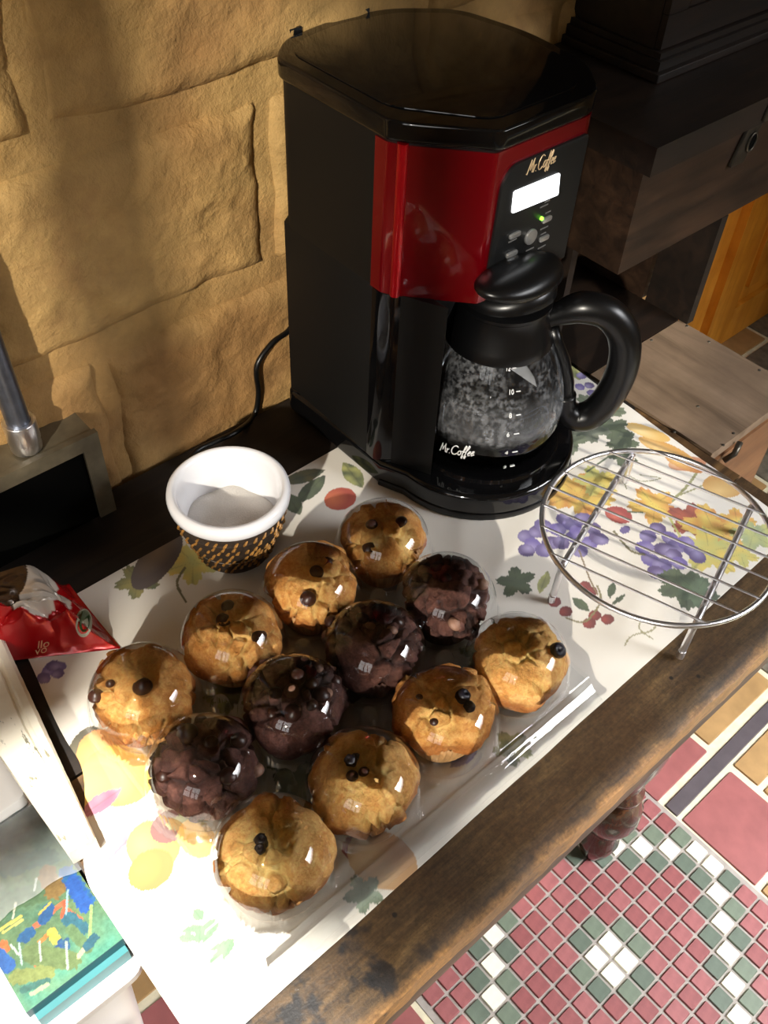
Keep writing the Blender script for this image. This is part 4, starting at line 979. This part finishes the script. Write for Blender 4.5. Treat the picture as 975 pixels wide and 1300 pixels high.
# ================================================================== LEFT: WHITE FRAME BOARD, TUB, PAINTED BOX
pl = thing('painted_board', 'chipped white painted board lying at the left end of the table', 'board', (.06, .44, .0015))
def wb(h): return [at(120, 1062, h), at(0, 800, h), at(-60, 669, h)]
q0, q1 = at(121, 1062, .022), at(0, 800, .022)
nearL = Vector((.034, q0.y + .002, 0)); dirv = (q1 - q0); farL = Vector((.030, q1.y + .002, 0))
pr = [(0, .0025), (.0, .020), (.0025, .0225), (.008, .0225), (.0095, .0200), (.0120, .0195), (.0135, .0215), (.020, .0215)]
bm = bmesh.new(); A_, B_ = [], []; n_l = 70
ringp = []
for k in range(n_l + 1):
    t = k / n_l; r = q0.lerp(q1, t); l = nearL.lerp(farL, t); wdt = r.x - l.x; row = []
    for o_, z in pr: o2 = min(o_ * min(1, .35 + t * 1.2) , wdt * .85); row.append((r.x - o2 + .0005 * N(t * 60, z * 300), r.y, z + .0005 * N(t * 50, o_ * 400)))
    row.append((l.x, l.y, .0215)); row.append((l.x, l.y, .0025)); ringp.append([bm.verts.new(p) for p in row])
for a, b in zip(ringp, ringp[1:]):
    for i in range(len(a)): j = (i + 1) % len(a); bm.faces.new((a[i], b[i], b[j], a[j]))
bm.faces.new(ringp[0]); bm.faces.new(ringp[-1][::-1]); bmesh.ops.recalc_face_normals(bm, faces=bm.faces)
obj('plank', bm, 'whitewash', pl, smooth='auto', ang=25)
# tub
tb = thing('white_tub', 'white plastic storage tub on the floor left of the table', 'tub', (-.12, .50, FZ))
tz = -.215
def rrect(x0, x1, y0, y1, r, n=6): return rounded([(x0, y0), (x1, y0), (x1, y1), (x0, y1)], r, n)
xo0, xo1, yo0, yo1 = -.30, at(185, 1222, tz).x, at(185, 1222, tz).y - .003, .62
bm = bmesh.new(); prf = [(0, FZ), (-.03, FZ), (0.0, tz - .012), (.006, tz - .010), (.006, tz), (-.004, tz)]
rings_ = []
for o_, z in ((-.035, FZ + .002), (-.012, tz - .02), (-.002, tz - .018), (0, tz - .012), (0, tz - .002), (-.002, tz), ):
    rings_.append([bm.verts.new((x, y, z)) for x, y in rrect(xo0 - o_, xo1 + o_, yo0 - o_, yo1 + o_, .018)])
for a, b in zip(rings_, rings_[1:]):
    for i in range(len(a)): j = (i + 1) % len(a); bm.faces.new((a[i], a[j], b[j], b[i]))
bm.faces.new(rings_[0][::-1]); bm.faces.new(rings_[-1]); bmesh.ops.recalc_face_normals(bm, faces=bm.faces)
obj('tub_body', bm, 'tub', tb, smooth='auto')
# upper white box behind
uy = at(30, 1012, tz + .05).y; ux = at(36, 1008, tz + .05).x
bm = prism(rrect(-.26, ux, uy, .615, .012), tz + .001, tz + .05)
tag(obj('white_carton', bm, 'tub', loc=(-.1, uy + .1, tz + .001), bevel=.004), 'white rounded carton on the tub, behind the painted box', 'box')
# teal painted box
TZB = tz + .034
c1, c2, c3_ = at(152, 1197, TZB), at(92, 1083, TZB), at(32, 1284, TZB)
fy = (c1.y + c3_.y) / 2; tx1 = (c1.x + c2.x) / 2; pb = thing('painted_box', 'flat box with a teal abstract painting on its lid, on the white tub', 'box', (-.03, fy + .1, tz + .001))
tx0 = c3_.x; ty1 = uy - .002
n_, m_ = 110, 180; bm = bmesh.new(); G = []
for j in range(m_ + 1): G.append([bm.verts.new((tx0 + (tx1 - tx0) * i / n_, fy + (ty1 - fy) * j / m_, TZB)) for i in range(n_ + 1)])
for a, b in zip(G, G[1:]):
    for i in range(n_): bm.faces.new((a[i], a[i + 1], b[i + 1], b[i]))
top_ = obj('painted_lid', bm, 'painting', pb, smooth=False, label='lid painted with an abstract teal, orange and blue pattern')
random.seed(21); ST = []
def stp(p0_, p1_, w_, c): ST.append((at(*p0_, TZB), at(*p1_, TZB), w_, s3(*c)))
for a in (((10, 1100), (60, 1090), .010, (70, 120, 96)), ((40, 1120), (120, 1100), .012, (104, 138, 88)), ((84, 1110), (110, 1146), .0075, (44, 110, 170)), ((92, 1120), (108, 1150), .006, (40, 100, 190)),
          ((0, 1150), (60, 1130), .009, (96, 130, 92)), ((60, 1110), (70, 1130), .008, (150, 120, 66)), ((40, 1180), (80, 1146), .0022, (236, 124, 84)), ((84, 1145), (79, 1164), .002, (236, 110, 76)), ((86, 1156), (103, 1167), .0018, (236, 120, 80)),
          ((46, 1226), (44, 1202), .0015, (226, 124, 80)), ((50, 1196), (66, 1182), .0018, (238, 140, 70)), ((66, 1184), (72, 1194), .004, (232, 210, 90)), ((0, 1180), (26, 1164), .0014, (240, 220, 110)), ((4, 1184), (28, 1168), .0012, (244, 226, 120)),
          ((56, 1166), (62, 1154), .005, (40, 100, 160)), ((30, 1190), (38, 1184), .005, (40, 104, 160)), ((88, 1166), (104, 1180), .006, (56, 120, 140)), ((60, 1230), (80, 1200), .006, (54, 104, 150)), ((66, 1222), (74, 1206), .004, (40, 90, 160)),
          ((90, 1180), (112, 1204), .0045, (110, 146, 100)), ((40, 1210), (90, 1220), .008, (120, 146, 92)), ((86, 1230), (84, 1196), .001, (200, 226, 200)), ((28, 1224), (24, 1198), .0009, (190, 220, 210)), ((14, 1200), (24, 1212), .0009, (220, 236, 220)), ((52, 1220), (50, 1196), .0009, (210, 226, 210)),
          ((44, 1130), (46, 1116), .0009, (220, 230, 220)), ((84, 1160), (86, 1130), .0009, (160, 200, 210)), ((116, 1150), (114, 1190), .0014, (170, 200, 130)), ((100, 1214), (106, 1206), .002, (236, 226, 170)), ((20, 1240), (60, 1236), .006, (150, 166, 96)), ((30, 1256), (60, 1246), .003, (70, 130, 120)), ((8, 1206), (4, 1198), .003, (226, 124, 70)), ((40, 1262), (60, 1250), .0018, (200, 226, 170)), ((0, 1214), (10, 1226), .006, (50, 110, 190)), ((20, 1146), (16, 1166), .0009, (224, 224, 200)), ((50, 1160), (64, 1146), .001, (210, 190, 90)), ((112, 1200), (120, 1190), .004, (50, 110, 130))): stp(*a)
def paintcol(co):
    x, y = co[0] + ORG['painted_box'].x, co[1] + ORG['painted_box'].y
    k = .5 + .9 * N(x * 40, y * 26, 2); k2 = .5 + .9 * N(x * 70 + 5, y * 70, 6); A1, A2, A3 = s3(96, 176, 150), s3(112, 140, 84), s3(70, 130, 112)
    e = smooth(.0, .05, y - fy); c = tuple(A1[i] * (1 - e) + (A2[i] * k + A3[i] * (1 - k)) * e for i in range(3)); k2 = max(0, min(1, k2)) * .4
    c = tuple(c[i] * (1 - k2) + s3(150, 176, 116)[i] * k2 for i in range(3))
    for a, b, w_, cc in ST:
        dx, dy = b.x - a.x, b.y - a.y; L = dx * dx + dy * dy or 1e-9; t = max(0, min(1, ((x - a.x) * dx + (y - a.y) * dy) / L))
        if (x - a.x - t * dx) ** 2 + (y - a.y - t * dy) ** 2 < (w_ * (1 + .35 * N(x * 300, y * 300))) ** 2: c = cc
    return (*[max(0, v) * .52 for v in c], 1)
paint(top_.data, paintcol)
M['teal'] = plain('teal_card', srgb(58, 128, 134), .45, var=.15, scale=30); M['teal_d'] = plain('dark_teal_card', srgb(40, 98, 110), .45, var=.15, scale=30)
obj('box_side', box(tx0, tx1, fy, ty1, TZB - .014, TZB - .0003), 'teal_d', pb, label='dark teal rim of the lid')
obj('box_base', box(tx0 + .004, tx1 - .001, fy - .006, ty1 - .002, tz + .001, TZB - .0145), 'teal', pb, bevel=.002)
obj('shade_edge', box(tx1 + .0004, tx1 + .009, fy + .004, ty1 - .02, tz + .001, TZB - .010), 'shade_black', pb, bevel=.001)  # added dark strip standing in for the shaded gap right of the box
bm = bmesh.new(); G = []; ys = at(60, 1110, TZB).y - .012
for j in range(25):
    y = ys + (uy - .002 - ys) * j / 24; G.append([bm.verts.new((tx0 - .04 + (tx1 + .010 - tx0 + .04) * i / 40, y + .010 * N(i * .12, 4) * (1 - j / 24), TZB + .0022 + .0022 * abs(N(i * .22, j * .2, 5)) + .0016 * abs(N(i * .6, j * .5, 2)))) for i in range(41)])
for a, b in zip(G, G[1:]):
    for i in range(40): bm.faces.new((a[i], a[i + 1], b[i + 1], b[i]))
tag(obj('plastic_wrap', bm, 'film', loc=(-.02, ys + .05, TZB + .001), smooth=True), 'crinkled clear plastic wrap over the back of the painted box', 'plastic wrap')

# ================================================================== RIGHT: SIDE BOX, STAND, CHEST, CABINET, CUPBOARD
sb = thing('side_drawer_unit', 'low wooden unit with grey brown top beside the table right end', 'drawer unit', (.82, .46, FZ))
sx0, sx1, sy0, sy1 = .7365, .900, .290, .640
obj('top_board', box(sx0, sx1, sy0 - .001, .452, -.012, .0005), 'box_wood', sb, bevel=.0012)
obj('carcass', box(sx0 + .001, sx1 - .001, sy0 + .003, sy1 - .004, FZ, -.0125), 'drawer_wood', sb, bevel=.001)
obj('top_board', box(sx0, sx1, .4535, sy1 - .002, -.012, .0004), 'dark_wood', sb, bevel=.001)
dr = obj('drawer_front', box(sx0 + .012, sx1 - .012, sy0, sy0 + .0028, -.15, -.022), 'drawer_wood', sb, bevel=.001)
kx, kz = aty(928, 568, .288).x, aty(928, 568, .288).z
obj('latch', tube([(kx - .010, .286, kz - .012), (kx - .002, .281, kz - .003), (kx + .008, .284, kz + .006)], .0034, 10), 'iron', dr, smooth=True, label='dark iron latch')
bm = bmesh.new()
for px, py in ((872, 414), (900, 434), (964, 470), (886, 516), (931, 550), (827, 432), (856, 548), (918, 565)):
    p = at(px, py, .0005); bm2 = lathe([(0, .0016), (.0014, .0013), (.0020, .0004)], p.x, p.y, 8, bm)
obj('nail_heads', bm, 'iron', sb, kind='stuff')
stn = thing('wooden_stand', 'dark wooden open stand holding up the chest', 'stand', (.85, .55, .0008))
obj('side_board', box(.899, .911, .4405, .503, .0008, .1395), 'dark_wood', stn, bevel=.0008)
obj('side_board', box(.899, .911, .508, .634, .0008, .1395), 'chest_wood', stn, bevel=.0008)
obj('side_board', box(.724, .734, .50, .634, .0008, .1395), 'dark_wood', stn, bevel=.0008)
obj('rear_board', box(.7345, .8985, .622, .634, .0008, .1395), 'chest_wood', stn, bevel=.0008)
ch = thing('wooden_chest', 'dark wooden chest with an iron hasp under the cabinet', 'chest', (1.0, .53, .14))
cx0, cx1 = .722, 1.32
obj('chest_body', box(cx0, cx1, .441, .636, .140, .2475), 'chest_wood', ch, bevel=.0015)
obj('chest_lid', box(cx0 - .006, cx1 + .006, .430, .638, .2490, .2765), 'dark_wood', ch, bevel=.006, seg=4)
hs_ = obj('hasp', yprism(rounded([(.872, .206), (.896, .206), (.918, .262), (.892, .262)], .003, 3), .4365, .4405), 'iron', ch, bevel=.0008, label='iron hasp plate')
obj('hasp', yprism(rounded([(.890, .252), (.925, .252), (.93, .268), (.893, .268)], .002, 3), .4270, .4296), 'iron', ch, bevel=.0006)
kx, kz = aty(955, 180, .4355).x, aty(955, 180, .4355).z
obj('keyhole_ring', tube([(kx + .0075 * cos(k * pi / 8), .4355, kz + .0095 * sin(k * pi / 8)) for k in range(16)], .0013, 8, closed=True), 'iron', hs_, smooth=True)
obj('keyhole', yprism([(kx + .0062 * cos(k * pi / 8), kz + .0082 * sin(k * pi / 8)) for k in range(16)], .4360, .4368), 'hole', hs_)
cb = thing('dark_cabinet', 'dark wooden cabinet with recessed panel standing on the chest', 'cabinet', (1.05, .57, .277))
ax0, ay0 = .822, .512
obj('base_moulding', prism(rounded([(ax0, ay0), (1.3, ay0), (1.3, .637), (ax0, .637)], .001, 1), .277, .285), 'dark_wood', cb, bevel=.0025, seg=3)
obj('base_moulding', box(ax0 + .006, 1.294, ay0 + .006, .637, .2852, .2940), 'dark_wood', cb, bevel=.003, seg=3)
obj('base_moulding', box(ax0 + .010, 1.290, ay0 + .010, .637, .2942, .3000), 'dark_wood', cb, bevel=.002, seg=3)
obj('cabinet_body', box(ax0 + .014, 1.286, ay0 + .022, .637, .3002, .80), 'dark_wood', cb, bevel=.0015)
drc = obj('door', box(ax0 + .0145, 1.2855, ay0 + .0145, ay0 + .0215, .3010, .332), 'dark_wood', cb, bevel=.001)
obj('stile', box(ax0 + .0145, ax0 + .044, ay0 + .0145, ay0 + .0215, .3325, .798), 'dark_wood', drc, bevel=.001)
obj('panel_moulding', box(ax0 + .0445, ax0 + .050, ay0 + .017, ay0 + .0215, .3325, .798), 'dark_wood', drc, bevel=.002)
obj('panel_moulding', box(ax0 + .0505, 1.2855, ay0 + .017, ay0 + .0215, .3325, .338), 'dark_wood', drc, bevel=.002)
oc_ = thing('orange_cupboard', 'orange wooden cupboard with a panelled door standing on the tiles beyond the chest', 'cupboard', (2.1, 1.0, FZ))
oy = .865
obj('cupboard_frame', box(1.62, 2.9, oy + .012, oy + .40, FZ, .25), 'orange_wood', oc_, bevel=.003)
obj('frame_strip', box(1.62, 1.80, oy + .004, oy + .0118, FZ, .25), 'orange_wood', oc_, bevel=.002)
dd = obj('door', box(1.865, 2.50, oy + .004, oy + .0118, FZ + .004, .24), 'orange_wood', oc_, bevel=.002)
obj('stile', box(1.865, 1.965, oy - .010, oy + .0038, FZ + .004, .24), 'orange_wood', dd, bevel=.002)
obj('bottom_rail', box(1.9655, 2.40, oy - .010, oy + .0038, FZ + .004, -.672), 'orange_wood', dd, bevel=.002)
obj('stile', box(2.4005, 2.50, oy - .010, oy + .0038, FZ + .004, .24), 'orange_wood', dd, bevel=.002)
obj('raised_panel', box(2.005, 2.36, oy - .006, oy + .0038, -.63, .20), 'orange_wood', dd, bevel=.014)
